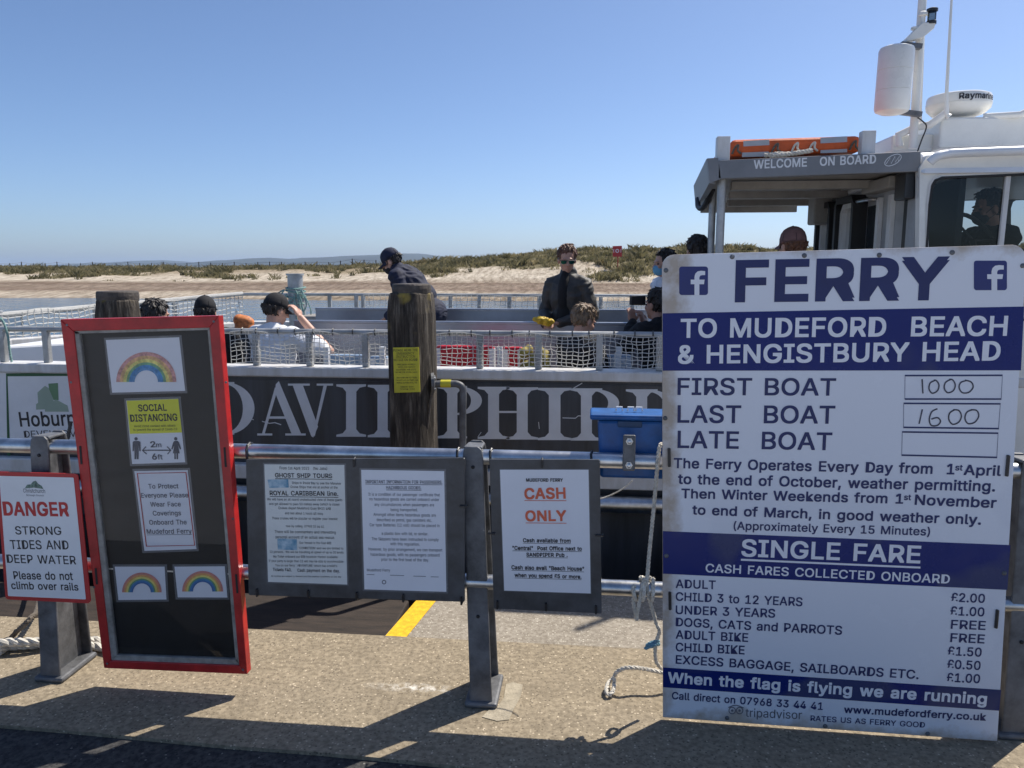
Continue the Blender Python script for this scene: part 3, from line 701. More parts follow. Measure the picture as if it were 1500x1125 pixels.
x0 = at(340, 500, RY).x
def sag(a, b, zt, zb, cells, rows, y0=None):
    def P(u, v, ju, jv):
        p = a.lerp(b, min(max(u + ju, 0), 1)); bay = (u * cells_b) % 1
        z = zt + (zb - zt) * (v + jv); d = .012 * math.sin(u * 91) * math.sin(v * 3) + .02 * math.sin(bay * math.pi) * v * (1 - v)
        z += .012 * math.sin(u * 57) * (1 - v) + .016 * math.sin(bay * 3.14) * v
        return (p.x, p.y + d - .025, z)
    return P
cells_b = 11; L = xr - x0
mb = MB(); mb.net(sag(V((x0, RY, 0)), V((xr, RY, 0)), RT - .005, GT + .012, 0, 0), int(L / .034), 8, .0029, .22)
bp_('side_netting', mb, NETM)
la = None                                       # lashings round the rail
for i in range(int(L / .13)):
    x = x0 + .06 + i * .13 + rng.uniform(-.02, .02)
    if la is None:
        mb = MB(); mb.tube([(x, RY + .024 * math.sin(a_), RT + .024 * math.cos(a_)) for a_ in [k * .785 for k in range(8)]], .0035, 4, True); la = bp_('rail_lashing', mb, BLKP); lx = x
    else:
        o = la.copy(); COL.objects.link(o); o.parent = boat; o.location.x += x - lx
cells_b = 5
mb = MB(); q0 = V((XL + .12, 5.6, RT)); 
def bownet(a, b):
    def P(u, v, ju, jv):
        p = a.lerp(b, u + ju); zb = .84 + .16 * 0
        return (p.x + .02 * math.sin(u * 60) * v, p.y, (p.z - .0) * (1 - v - jv) + (zb) * (v + jv) + .015 * math.sin(u * 40) * (1 - v))
    return P
mb.net(bownet(bow0 + V((-.35, -.9, 0)), far0), 62, 9, .0062, .2); bp_('bow_netting', mb, NETM)
mb = MB(); mb.tube([bow0 + V((-.35, -.9, .01)), bow0 + V((0, 0, .01)), far0 + V((0, 0, .005))], .026, 8); bp_('padded_rail_cover', mb, NETM, smooth=True)
mb = MB(); fa = V((at(534, 432, 9).x, 8.98, far0.z)); fb = V((6.8, 8.98, far0.z)); cells_b = 20
mb.net(sag(fa, fb, far0.z, GT - .05, 0, 0), int((fb.x - fa.x) / .065), 6, .0036, .2); bp_('far_netting', mb, NETM)
mb = MB(); p = at(433, 470, 8.6); q = at(432, 402, 8.6); mb.tube([(q.x, q.y, DECK), (q.x, q.y, q.z)], .085, 16); mb.tube([(q.x, q.y, q.z - .012), (q.x, q.y, q.z + .01)], .1, 16); bp_('mooring_post', mb, STEEL, smooth=True)
# benches
def bench(Y, pxl, pxr, zt, h, xright=None):
    xl = at(pxl, 460, Y).x; xr_ = at(pxr, 460, Y).x
    m1 = MB(); m1.bx(xl, xr_, Y, Y + .05, zt - h, zt); m1.bx(xl, xr_, Y - .012, Y + .062, zt - .018, zt + .006); o = bp_('bench_back', m1, BENCH, bevel=.006)
    m2 = MB(); m2.bx(xl, xr_, Y - .42, Y - .003, DECK + .42, DECK + .46); bp_('bench_seat', m2, BENCH, bevel=.006)
    for k in range(5):
        x = xl + .1 + (xr_ - xl - .2) * k / 4; m3 = MB(); m3.bx(x - .03, x + .03, Y - .38, Y + .04, DECK, DECK + .418); bp_('bench_leg', m3, BENCH)
bench(8.0, 462, 1180, at(700, 453, 8.0).z, .5)
bench(6.75, 430, 1150, at(700, 472, 6.75).z, .42)
def seat_back(px0, px1, py0, Y, m, hh=.36):
    a, b = at(px0, py0, Y), at(px1, py0, Y); mb = MB(); mb.prism([(a.x, Y, a.z), (b.x, Y, a.z), (b.x, Y + .05, a.z), (a.x, Y + .05, a.z)], (0, 0, -hh)); o = bp_('seat_back', mb, m, bevel=.02)
    mb = MB(); mb.bx(a.x, b.x, Y - .4, Y - .004, DECK + .40, DECK + .45); bp_('seat_cushion', mb, m, bevel=.015)
    mb = MB()
    for x in (a.x + .02, b.x - .02): mb.bx(x - .02, x + .02, Y - .002, Y + .052 + .02, DECK, a.z - .02)
    bp_('seat_frame', mb, WHITE)
BLUES = mat('pale_blue_seat', (.30, .40, .52), .4, var=.08); 
seat_back(637, 724, 506, 5.75, REDP); seat_back(736, 766, 508, 5.7, REDP); seat_back(474, 535, 519, 5.75, BLUES); seat_back(541, 568, 521, 5.7, BLUES); seat_back(884, 905, 519, 5.7, BLUES); seat_back(908, 925, 519, 5.75, BLUES)
for px in (478, 560, 732, 882, 906):
    a = at(px, 508, 5.6); mb = MB(); mb.bx(a.x - .02, a.x + .02, 5.58, 5.62, DECK, a.z); bp_('white_upright', mb, WHITE)
# lockers and sloping bulwark near the bow
a = at(18, 508, 6.2); b = at(110, 496, 6.2)
mb = MB(); mb.prism([(a.x, 6.0, DECK), (b.x, 6.6, DECK), (b.x, 7.3, DECK), (a.x, 7.0, DECK)], (0, 0, .88)); bp_('bow_locker', mb, WHITE, bevel=.02)
mb = MB(); a = at(440, 470, 8.3); b = at(560, 470, 8.3); mb.bx(a.x, b.x + .2, 8.2, 8.6, DECK, at(460, 462, 8.3).z); bp_('deck_box', mb, SOFFIT, bevel=.02)

# canopy
CY0, CY1 = 4.9, 7.7
nl = at(1040, 250, CY0); nr = at(1349, 240, CY0); fl = at(1018, 300, CY1)
ztn = at(1200, 229, CY0).z; zbn = at(1200, 256, CY0).z
CP = Plane((0, CY0, 0), (0, -1, 0))
mb = MB()
q = [CP.hit(1052, 235), CP.hit(1349, 221.5), CP.hit(1349, 251), CP.hit(1052, 262)]
mb.prism(q, (0, .05, 0)); fas = bp_('canopy_fascia', mb, CANOPY, bevel=.004)
CPT = CP
mb = MB(); mb.ptext(CPT, 'WELCOME   ON BOARD', 1104, 247.5, 1283, 239.5, 13, .025); bp_('canopy_lettering', mb, LETT, fas); mb = MB()
mb.pstroke(CPT, [(1308 + 12 * math.cos(a) + 2 * math.sin(a), 234.5 - 8 * math.sin(a) - 3.5 * math.cos(a)) for a in [k * .393 for k in range(16)]], 1.1, True)
mb.pstroke(CPT, [(1298, 240), (1304, 231), (1305, 240), (1311, 229), (1311, 238), (1318, 228), (1316, 236)], 1.0)
bp_('oval_emblem', mb, LETT, fas)
zs = zbn + .03
mb = MB(); mb.prism([(nl.x + .08, CY0 + .053, zs), (nr.x, CY0 + .053, zs), (nr.x + .02, CY1, zs + .03), (fl.x + .06, CY1, zs + .03)], (0, 0, ztn - zs - .015)); bp_('canopy_roof', mb, SOFFIT)
for Y in (5.5, 6.2, 6.95):
    mb = MB(); mb.bx(at(1050, 280, Y).x + .1, nr.x - .002, Y, Y + .07, zs - .055, zs - .002); bp_('canopy_beam', mb, SOFFIT)
mb = MB(); mb.bx(fl.x + .06, nr.x, CY1 + .002, CY1 + .05, zs - .06, ztn - .01)
bp_('canopy_beam', mb, SOFFIT)
mb = MB()                                       # sloping left end
mb.prism([CP.hit(1036, 232), CP.hit(1052, 231), CP.hit(1056, 262), CP.hit(1040, 268)], (0, .05, 0))
a, b, c, d = CP.hit(1036, 232) + V((0, .05, 0)), CP.hit(1040, 268) + V((0, .05, 0)), at(1019, 305, CY1), at(1016, 272, CY1)
mb.prism([a, b, c, d], (.04, 0, 0)); bp_('canopy_end', mb, CANOPY)
for px, Y, r in ((1055.5, 5.0, .026), (1043, 6.3, .028)):
    p = at(px, 320, Y); mb = MB(); mb.tube([(p.x, Y, GT - .2), (p.x, Y, zs + .03)], r, 12); bp_('canopy_post', mb, STEEL, smooth=True)
p = at(1040, 290, 6.0); mb = MB(); mb.tube(smoothpath([at(1046, 272, 6.2), at(1041, 284, 6.2), at(1030, 304, 6.4), at(1023, 303, 6.6), at(1022, 292, 6.8)]), .022, 8); bp_('drain_hose', mb, BLACK, smooth=True)
for px0, px1, t, b in ((1051, 1069, 199.5, 233), (1264, 1282, 191, 224)):
    q0, q1 = at(px0, t, CY0 + .06), at(px1, b, CY0 + .06); mb = MB(); mb.bx(q0.x, q1.x, CY0 + .06, CY0 + .13, q1.z - .01, q0.z); bp_('raft_bracket', mb, GUNW, bevel=.004)
# wheelhouse
CX = nr.x + .01; CBY = 6.76
zr = at(1400, 232, CY0).z
WP = Plane((0, CY0 - .02, 0), (0, -1, 0))
win = [(1368, 262), (1384, 257), (1700, 247), (1700, 420), (1356, 420), (1358, 372)]
def framewall(mb, pl, outer, inner, depth):
    """wall with one opening: ring of quads between two outlines with the same point count"""
    n = len(outer); O = [pl.hit(*p) for p in outer]; I = [pl.hit(*p) for p in inner]; dv = -pl.n * depth
    mb.add(O + I + [p + dv for p in O] + [p + dv for p in I], [f for i in range(n) for f in ((i, (i + 1) % n, n + (i + 1) % n, n + i), (2 * n + i, 3 * n + i, 3 * n + (i + 1) % n, 2 * n + (i + 1) % n), (n + i, n + (i + 1) % n, 3 * n + (i + 1) % n, 3 * n + i), (i, 2 * n + i, 2 * n + (i + 1) % n, (i + 1) % n))])
mb = MB()
inner = [(1360, 300), (1364, 272), (1369, 263), (1380, 258.5), (1640, 248), (1640, 262), (1640, 470), (1350, 470)]
outer = [(1347, 300), (1347, 272), (1347, 246), (1358, 228), (1680, 216), (1680, 262), (1680, 700), (1340, 700)]
framewall(mb, WP, outer, inner, .06); wh = bp_('wheelhouse_side', mb, CREAM)
mb = MB(); inset = [(x + (3 if x < 1500 else -3), y + (3 if y < 400 else -3)) for x, y in inner]
framewall(mb, Plane(WP.o + V((0, -.006, 0)), WP.n), inner, inset, .03); bp_('window_seal', mb, BLACK, wh)
mb = MB(); mb.face([WP.hit(*p, -.03) for p in inset]); bp_('window_pane', mb, GLASS, wh)
mb = MB(); mb.prism([WP.hit(1476, 255, -.012), WP.hit(1483, 255, -.012), WP.hit(1460, 470, -.012), WP.hit(1453, 470, -.012)], (0, .02, 0)); bp_('window_bar', mb, GUNW, wh)
mb = MB(); mb.pstroke(Plane(WP.o, WP.n), [(1358, 372), (1358, 300), (1362, 270), (1369, 259), (1381, 254), (1640, 244)], 3.5, lift=.004); bp_('window_trim', mb, GUNW, wh)
# forward wall facing along the boat
FW = Plane((CX, 0, 0), (-1, 0, 0))
def fw(y0, y1, z0, z1, mb, t=.05): mb.bx(CX, CX + t, y0, y1, z0, z1)
def fy(px): return FW.hit(px, 320).y
yd = [fy(p) for p in (1347, 1328, 1311, 1300, 1284, 1270, 1241, 1234, 1212, 1205)]
mb = MB()
fw(CY0 + .045, yd[1], DECK, zs - .01, mb); fw(yd[2] + .001, yd[4], DECK, zs - .01, mb); fw(yd[4], yd[5], DECK, zs - .01, mb); DT = FW.hit(1253, 289).z; fw(yd[5], yd[9], DT - .02, zs - .01, mb); fw(yd[6] + .02, yd[7] - .02, DECK, DT - .021, mb); fw(yd[8], yd[9], DECK, DT - .021, mb)
bp_('forward_wall', mb, mat('forward_wall_paint', (.40, .41, .42), .5, var=.12, vs=5))
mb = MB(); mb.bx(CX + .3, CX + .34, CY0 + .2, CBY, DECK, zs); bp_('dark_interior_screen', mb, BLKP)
for i, (ya, yb) in enumerate(((yd[5], yd[6]), (yd[7], yd[8]))):
    zt = FW.hit(*((1253, 289) if i == 0 else (1221, 298))).z; zb_ = 1.0
    def ring(ya_, yb_, zt_, zb2, x0, x1, w_, m, nm, par=None):
        mb = MB(); pts = lambda k: [(ya_ + k, zb2 + k), (ya_ + k, zt_ - .06), (ya_ + .06, zt_ - k), (yb_ - .06, zt_ - k), (yb_ - k, zt_ - .06), (yb_ - k, zb2 + k)]
        O, I = pts(0), pts(w_); n = len(O)
        mb.add([(x0, *p) for p in O] + [(x0, *p) for p in I] + [(x1, *p) for p in O] + [(x1, *p) for p in I], [f for k in range(n) for f in ((k, (k + 1) % n, n + (k + 1) % n, n + k), (n + k, n + (k + 1) % n, 3 * n + (k + 1) % n, 3 * n + k), (k, 2 * n + k, 2 * n + (k + 1) % n, (k + 1) % n))])
        return bp_(nm, mb, m, par)
    dr = ring(ya, yb, zt, zb_, CX - .10, CX + .02, .045, BLACK, 'door')
    ring(ya + .05, yb - .05, zt - .05, zb_ + .05, CX - .07, CX + .02, .035, GUNW, 'door_window_frame', dr)
    mb = MB(); mb.face([(CX - .03, ya + .085, zb_), (CX - .03, yb - .085, zb_), (CX - .03, yb - .085, zt - .085), (CX - .03, ya + .085, zt - .085)]); bp_('door_pane', mb, GLASS, dr)
    mb = MB(); mb.bx(CX - .03, CX + .02, ya, yb, DECK, zb_); bp_('door_panel', mb, GUNW, dr)
mb = MB(); mb.bx(CX - .10, CX - .002, fy(1322), fy(1281), FW.hit(1300, 281).z, zs - .012); bp_('air_conditioning_box', mb, SOFFIT, bevel=.01)
mb = MB(); mb.bx(CX - .012, CX - .003, fy(1284), fy(1273), 1.0, FW.hit(1278, 302).z); bp_('side_window', mb, mat('dark_glazing', (.03, .035, .04), .06))
mb = MB(); mb.bx(CX - .03, CX - .002, fy(1311), fy(1306), DECK, FW.hit(1308, 286).z); mb.bx(CX - .03, CX - .002, fy(1293), fy(1289), DECK, FW.hit(1291, 290).z); bp_('door_post', mb, GUNW)
mb = MB(); a = CP.hit(1335, 252); mb.bx(a.x - .01, a.x + .05, CY0 + .053, CY0 + .22, CP.hit(1335, 290).z, CP.hit(1335, 250).z); bp_('black_speaker', mb, BLKP, bevel=.008)
mb = MB(); a = at(1201, 307, 6.6); mb.box(a, (.14, .2, .24)); bp_('cream_speaker', mb, SOFFIT, bevel=.015)
for px, py in ((1257, 263), (1227, 272)):
    c = at(px, py, 5.9 if px > 1240 else 6.4); R = Euler((0, rad(-68), rad(38))).to_matrix()
    mb = MB(); mb.lathe([(.02, -.13), (.035, -.1), (.04, -.05), (.06, -.01), (.082, .02), (.078, .02), (.05, -.02), (.001, -.05)], c, 18, R); mb.bx(c.x + .04, c.x + .07, c.y - .02, c.y + .02, c.z, zs - .003); bp_('horn_speaker', mb, CREAM, smooth=False)
mb = MB(); g0, g1 = FW.hit(1269, 296), FW.hit(1290, 292); mb.tube(smoothpath([g0, g0 + V((-.07, 0, 0)), g1 + V((-.07, 0, 0)), g1]), .012, 8); bp_('grab_handle', mb, ALU, smooth=True)
# far side, inside panel, ceiling and floor of the wheelhouse
mb = MB(); BW = Plane((0, CBY, 0), (0, -1, 0))
inner2 = [(1393, 372), (1393, 305), (1400, 296), (1405, 294), (1453, 292), (1458, 300), (1458, 372), (1440, 372)]
outer2 = [(1330, 420), (1330, 305), (1330, 262), (1372, 258), (1440, 250), (1469, 255), (1469, 372), (1469, 420)]
framewall(mb, BW, outer2, inner2, .05); inner3 = [(1481, 372), (1481, 305), (1484, 296), (1489, 293), (1600, 288), (1604, 296), (1604, 372), (1550, 372)]
outer3 = [(1470, 420), (1470, 305), (1470, 254), (1489, 250), (1620, 246), (1640, 250), (1640, 372), (1640, 420)]
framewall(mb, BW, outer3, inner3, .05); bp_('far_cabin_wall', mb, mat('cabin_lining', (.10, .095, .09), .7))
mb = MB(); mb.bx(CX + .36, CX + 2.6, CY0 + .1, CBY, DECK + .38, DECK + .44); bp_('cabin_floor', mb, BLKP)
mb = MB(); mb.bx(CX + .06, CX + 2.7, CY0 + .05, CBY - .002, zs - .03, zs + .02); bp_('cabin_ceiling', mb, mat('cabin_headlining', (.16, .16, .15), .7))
mb = MB(); a = at(1375, 358, 5.5); mb.bx(a.x - .12, a.x + .12, 5.5, 5.51, a.z - .08, at(1375, 339, 5.5).z); bp_('yellow_cabin_notice', mb, YELS)
mb = MB(); a = at(1403, 285, 6.2); mb.tube([(a.x, 6.2, .6), (a.x, 6.2, zs)], .02, 8); bp_('cabin_pillar', mb, STEEL, smooth=True)
mb = MB(); a = at(1380, 285, 6.0); mb.bx(a.x - .2, a.x + .12, 5.9, 6.3, a.z - .12, a.z + .14); bp_('instrument_box', mb, BLKP, bevel=.02)
mb = MB(); a = at(1450, 356, 5.35); mb.bx(a.x - .45, a.x + .6, 5.2, 5.5, a.z - .12, a.z - .04); bp_('dashboard', mb, BLKP, bevel=.02)
mb = MB(); R = Euler((rad(60), 0, rad(30))).to_matrix(); c = at(1425, 352, 5.42); mb.tube([c + R @ V((.2 * math.cos(k * .2618), .2 * math.sin(k * .2618), 0)) for k in range(24)], .014, 8, True); mb.tube([c, c + V((0, -.1, -.18))], .02, 8)
for k in range(3): mb.tube([c, c + R @ V((.2 * math.cos(k * 2.094), .2 * math.sin(k * 2.094), 0))], .009, 6)
bp_('steering_wheel', mb, BLKP, smooth=True)
# roof, its handrail and superstructure
mb = MB(); zt = at(1420, 223, CY0 + .1).z
mb.prism([(CX - .0, CY0 - .055, zr - .05), (CX + .05, CY0 - .06, zr), (CX + .05, CY0 + .12, zt), (CX + .03, CBY, zt + .0), (CX, CBY, zr - .05)], (0, 0, 0.001)) if False else mb.add(
    [(CX - .02, CY0 - .05, zr - .09), (CX + .0, CY0 + .07, zt), (CX + .0, CBY + .1, zt), (CX - .02, CBY + .1, zr - .09), (CX + 4, CY0 - .05, zr - .09), (CX + 4, CY0 + .07, zt), (CX + 4, CBY + .1, zt), (CX + 4, CBY + .1, zr - .09)],
    [(0, 1, 2, 3), (0, 4, 5, 1), (1, 5, 6, 2), (2, 6, 7, 3), (0, 3, 7, 4), (4, 7, 6, 5)])
roof = bp_('wheelhouse_roof', mb, WHITE, bevel=.02)
mb = MB(); p0 = at(1362, 238, CY0 - .08); p1 = at(1386, 226, CY0 - .08); mb.tube(smoothpath([p0, p0 + V((.03, -.01, .03)), p1, p1 + V((.2, 0, .01)), (p1.x + 1.5, CY0 - .08, p1.z + .035)]), .026, 12); bp_('roof_handrail', mb, WHITE, smooth=True, parent=roof)
SY = 5.6
mb = MB(); a = at(1379, 172, SY); b = at(1500, 215, SY); mb.bx(a.x, b.x + 1.3, SY, SY + .5, b.z, a.z); bp_('roof_cabinet', mb, CREAM, bevel=.015)
mb = MB(); a = at(1316, 196, SY); b = at(1378, 216, SY); mb.bx(a.x, at(1378, 216, SY).x - .002, SY + .1, SY + .5, at(1350, 220, SY).z, at(1350, 196, SY + .1).z); bp_('mast_base', mb, CREAM, bevel=.02)
mb = MB(); mb.tube([at(1318, 214, SY + .05), at(1316, 198, SY + .05), at(1342, 186, SY + .05), at(1362, 183, SY), at(1384, 167, SY - .04), at(1390, 172, SY - .05)], .026, 10); bp_('roof_rail', mb, CREAM, smooth=True); mb = MB(); mb.tube([at(1440, 171, SY + .05), at(1494, 168, SY - .04), at(1510, 160, SY - .04)], .022, 10)
bp_('roof_rail', mb, CREAM, smooth=True)
mb = MB(); m0 = at(1337, 218, SY + .02); m1 = at(1352, -12, SY + .02); mb.tube([m0, m0 + (m1 - m0) * .75, m1 + (m1 - m0) * .6], [.027, .027, .022], 14); mast = bp_('mast', mb, CREAM, smooth=True)
mb = MB(); a, b = at(1328, 60, SY - .1), at(1368, 38, SY - .1); mb.prism([at(1327, 61, SY - .06), at(1329, 55, SY - .06), at(1352, 32, SY - .06), at(1371, 33, SY - .06), at(1369, 41, SY - .06), at(1352, 55, SY - .06)], (0, .07, 0)); bp_('light_arm', mb, CREAM, mast, bevel=.005)
mb = MB(); a = at(1365, 24, SY - .04); mb.lathe([(.03, -.048), (.03, -.03), (.028, -.028)], a, 14); mb.lathe([(.034, .03), (.034, .046), (.02, .052)], a, 14); mb.m = 1; mb.lathe([(.026, -.028), (.026, .03)], a, 14); bp_('navigation_light', mb, [BLKP, GLASS], mast)
mb = MB(); a = at(1352, 24, SY - .04); mb.lathe([(.012, -.04), (.012, 0), (.03, .005), (.028, .022), (.012, .032)], a, 14); a = at(1340, 46, SY - .03); mb.lathe([(.014, -.06), (.014, .01), (.026, .012), (.024, .026), (.008, .03)], a, 14); bp_('gps_aerial', mb, CREAM, mast, smooth=True)
a, b = at(1306, 162, SY - .1), at(1314, 70, SY - .1); dz = (b - a); R = dz.to_track_quat('Z', 'Y').to_matrix(); H_ = dz.length; r = .108
mb = MB(); mb.lathe([(.001, -.03), (r * .6, -.024), (r * .93, -.008), (r, .01), (r, H_ * .31), (r * .975, H_ * .314), (r, H_ * .32), (r, H_ * .63), (r * .975, H_ * .634), (r, H_ * .64), (r, H_ - .02), (r * .93, H_ - .002), (r * .6, H_ + .012), (.001, H_ + .016)], a, 28, R); rr = bp_('radar_reflector', mb, CREAM, smooth=True)
mb = MB(); 
for py in (67, 166): c = at(1334, py, SY - .05); mb.box(c, (.13, .05, .03), Euler((0, rad(8), 0)).to_matrix())
bp_('reflector_bracket', mb, GALV, rr)
mb = MB(); mb.tube([at(1386.5, 168, SY - .06), at(1386.5, 140, SY - .06), at(1396, -40, SY - .06)], [.016, .012, .006], 8); bp_('whip_aerial', mb, CREAM, smooth=True)
mb = MB(); mb.tube([at(1348, 182, SY + .1), at(1349, 160, SY + .1), at(1354, 42, SY + .1)], [.013, .007, .005], 8); bp_('whip_aerial', mb, CREAM, smooth=True)
a = at(1402.5, 172, SY + .2); b = at(1403, 140, SY + .2); h = b.z - a.z; r = 40.5 / FPX * 5.8 * .97
mb = MB(); mb.lathe([(.001, 0), (r * .55, 0), (r * .8, h * .12), (r * .97, h * .34), (r, h * .50), (r * .985, h * .505), (r * .985, h * .53), (r, h * .535), (r * .985, h * .86), (r * .95, h * .95), (r * .86, h * 1.0), (r * .4, h * 1.04), (.001, h * 1.05)], a, 40); rd = bp_('radar_dome', mb, CREAM, smooth=True)
mb = MB(); vs, fs = glyphs('Raymarine', .02); mx = max(v[0] for v in vs); mb.add([(a.x + (r + .002) * math.sin(v[0] / mx * 1.35 - .42), a.y - (r + .002) * math.cos(v[0] / mx * 1.35 - .42), a.z + h * .60 + v[1] * .072) for v in vs], fs); bp_('lettering', mb, INK, rd)
mb = MB(); mb.tube(smoothpath([at(1344, 172, SY), at(1352, 178, SY - .05), at(1357, 186, SY - .05), at(1350, 205, SY - .03), at(1344, 222, SY - .02)]), .005, 6); bp_('loose_cable', mb, BLKP)

# ------------------------------------------------------------------ quay railing
RLY = 2.735; RLZ = at(300, 660, RLY).z
rail_ = thing('quay_railing', 'grey metal quay railing with two tubular rails between flanged posts', 'railing', (0, RLY, 0))
mb = MB(); mb.tube([(-5.2, RLY, RLZ - .002), (-2.4, RLY, RLZ), (-.3, RLY, RLZ + .003), (4.8, RLY, RLZ)], .0285, 20); mb.build('top_rail', ALU, rail_, smooth=True)
LZ = at(935, 862, RLY - .02).z
mb = MB(); mb.tube([(-5.2, RLY - .02, LZ), (4.8, RLY - .02, LZ)], .0285, 20); mb.build('lower_rail', ALU, rail_, smooth=True)
def post(xt, xb):
    F0, F1 = RLY - .045, RLY + .085
    zt = RLZ + .048
    def X(z): return xb + (xt - xb) * z / zt
    mb = MB()
    def plate(y0b, y0t, th, wb, wt):              # a flange: tapered, rounded at its head
        pts = []
        for z, w_ in ((0, wb), (.10, wb * .94), (.5, (wb + wt) * .485), (zt - .04, wt), (zt - .012, wt * .88), (zt, wt * .55)): pts.append((z, w_ / 2))
        P = [V((X(z) - h, y0b + (y0t - y0b) * z / zt, z)) for z, h in pts] + [V((X(z) + h, y0b + (y0t - y0b) * z / zt, z)) for z, h in pts[::-1]]
        mb.prism(P, (0, th, 0))
    plate(F0 - .012, F0 + .012, .012, .088, .076); plate(F1 + .055, F1 - .012, .012, .088, .07)
    # web
    mb.prism([(X(0) - .008, F0 + .002, 0), (X(0) - .008, F1 + .05, 0), (X(zt) - .008, F1 - .006, zt - .03), (X(zt) - .008, F0 + .016, zt - .02)], (.016, 0, 0))
    mb.prism([(X(zt) - .035, F0 + .022, zt - .014), (X(zt) + .035, F0 + .022, zt - .014), (X(zt) + .032, F1 - .014, zt - .018), (X(zt) - .032, F1 - .014, zt - .018)], (0, 0, .012))
    o = mb.build('post', GALV, rail_, bevel=.005, seg=2)
    m2 = MB(); m2.box((xb, (F0 + F1) / 2 + .022, .012), (.125, .225, .024)); m2.build('foot_plate', GALV, o, bevel=.01)
    for z in (zt - .075, .36):
        m3 = MB(); m3.lathe([(.007, -.004), (.007, .003), (.004, .006)], (X(z), F0 - .012 + .024 * z / zt, z), 8, Euler((rad(90), 0, 0)).to_matrix()); m3.build('bolt', BLACK, o)
PB = [at(102, 700, RLY).x * 0 + gr(99, 979).x, gr(706, 1031).x]
post(at(67, 660, RLY).x, PB[0]); post(at(694, 660, RLY).x, PB[1]); post(at(1500, 660, RLY).x + .02, at(1500, 660, RLY).x + .035)
post(-3.85, -3.85); post(3.2, 3.2)

# ------------------------------------------------------------------ ferry tariff sign
sL, sR = gr(971, 1051, .012), gr(1461, 1086, .012)
SP = Plane(sL, V((sR.y - sL.y, -(sR.x - sL.x), 0)))
if SP.n.y > 0: SP.n = -SP.n
P0 = SP.hit(971, 1051)
tar = thing('tariff_sign', 'big white and blue FERRY tariff sign standing on the quay at the right', 'sign', sL)
def rc(cx, cy, r, a0, a1, k=5): return [(cx + r * math.cos(rad(a0 + (a1 - a0) * i / k)), cy - r * math.sin(rad(a0 + (a1 - a0) * i / k))) for i in range(k + 1)]
outl = [(971, 1051)] + rc(988, 391, 18, 180, 94) + rc(1483, 379, 20.5, 86, -2) + [(1461, 1086)]
pts = [SP.hit(*p) for p in outl]
exs = (SP.hit(1461, 1086) - P0).normalized(); ups = SP.n.cross(exs)
mb = MB(); mb.prism(pts, -SP.n * .012); pan = mb.build('sign_panel', SIGNW, tar, bevel=.002)
mb = MB(); mb.prism([SP.hit(*p, -.0125) for p in ((985, 1046), (985, 385), (1008, 385), (1008, 1046))], -SP.n * .008); mb.build('back_batten', DTIM, tar)
mb = MB(); mb.prism([SP.hit(*p, -.0125) for p in ((1432, 1078), (1450, 372), (1472, 372), (1450, 1080))], -SP.n * .008); mb.build('back_batten', DTIM, tar)
bands = [((970.6, 459), (1500, 449), (1495.5, 542.5), (970.8, 543)), ((971, 777.9), (1480, 798.4), (1475.5, 864), (971, 840.3)), ((971, 977.5), (1466.5, 1010.5), (1463.6, 1041), (971, 1006.6))]
for q in bands:
    mb = MB(); mb.ppoly(SP, q, .0007); mb.build('colour_band', SIGNB, pan)
def Z1(x, y): return 940 + x / 2.679, 340 + y / 2.679
def Z2(x, y): return 940 + x / 2.679, 720 + y / 2.679
LINE_M = INKB
def line(mb, Z, t, x0, y0, x1, y1, cap, bold=.028):
    a, b = Z(x0, y0), Z(x1, y1); m_ = MB(); m_.ptext(SP, t, a[0], a[1], b[0], b[1], cap / 2.679, bold); m_.build('text_line', LINE_M, pan)
mb = MB()
line(mb, Z1, 'FERRY', 365, 276, 1198, 267, 166, .035)
for a in (('FIRST BOAT', 140, 639, 760, 642, 67), ('LAST  BOAT', 140, 748, 757, 752, 69), ('LATE  BOAT', 140, 847, 745, 856, 68)): line(mb, Z1, *a, .02)
line(mb, Z1, 'The Ferry Operates Every Day from  1', 125, 926, 1226, 951, 40); line(mb, Z1, 'st', 1229, 935, 1258, 936, 24); line(mb, Z1, 'April', 1262, 953, 1408, 957, 41)
line(mb, Z1, 'to the end of October, weather permitting.', 142, 988, 1385, 1018, 40)
line(mb, Z1, 'Then Winter Weekends from 1', 155, 1044, 1025, 1066, 38); line(mb, Z1, 'st', 1028, 1051, 1056, 1052, 23); line(mb, Z1, 'November', 1070, 1070, 1390, 1083, 41)
line(mb, Z2, 'to end of March, in good weather only.', 198, 90, 1330, 130, 38); line(mb, Z2, '(Approximately Every 15 Minutes)', 360, 149, 1130, 173, 32, .02)
for t, x1, y0, y1 in (('ADULT', 290, 378, 383), ('CHILD 3 to 12 YEARS', 630, 428, 450), ('UNDER 3 YEARS', 523, 480, 495), ('DOGS, CATS and PARROTS', 785, 528, 562), ('ADULT BIKE', 417, 577, 590), ('CHILD BIKE', 403, 626, 639), ('EXCESS BAGGAGE, SAILBOARDS ETC.', 1085, 675, 736)): line(mb, Z2, t, 133, y0, x1, y1, 34, .018)
for t, x0, y0, x1, y1 in (('£2.00', 1213, 432, 1345, 437), ('£1.00', 1210, 485, 1343, 490), ('FREE', 1212, 538, 1348, 543), ('FREE', 1210, 590, 1344, 596), ('£1.50', 1200, 642, 1332, 648), ('£0.50', 1198, 694, 1328, 700), ('£1.00', 1196, 746, 1326, 752)): line(mb, Z2, t, x0, y0, x1, y1, 35, .018)
line(mb, Z2, 'Call direct on 07968 33 44 41', 118, 814, 710, 857, 29, .018); line(mb, Z2, 'www.mudefordferry.co.uk', 793, 868, 1350, 899, 28, .024); line(mb, Z2, 'RATES US AS FERRY GOOD', 662, 899, 1110, 926, 21, .01)
LINE_M = INKG; mb = MB(); line(mb, Z2, 'tripadvisor', 407, 883, 628, 893, 33, .004)
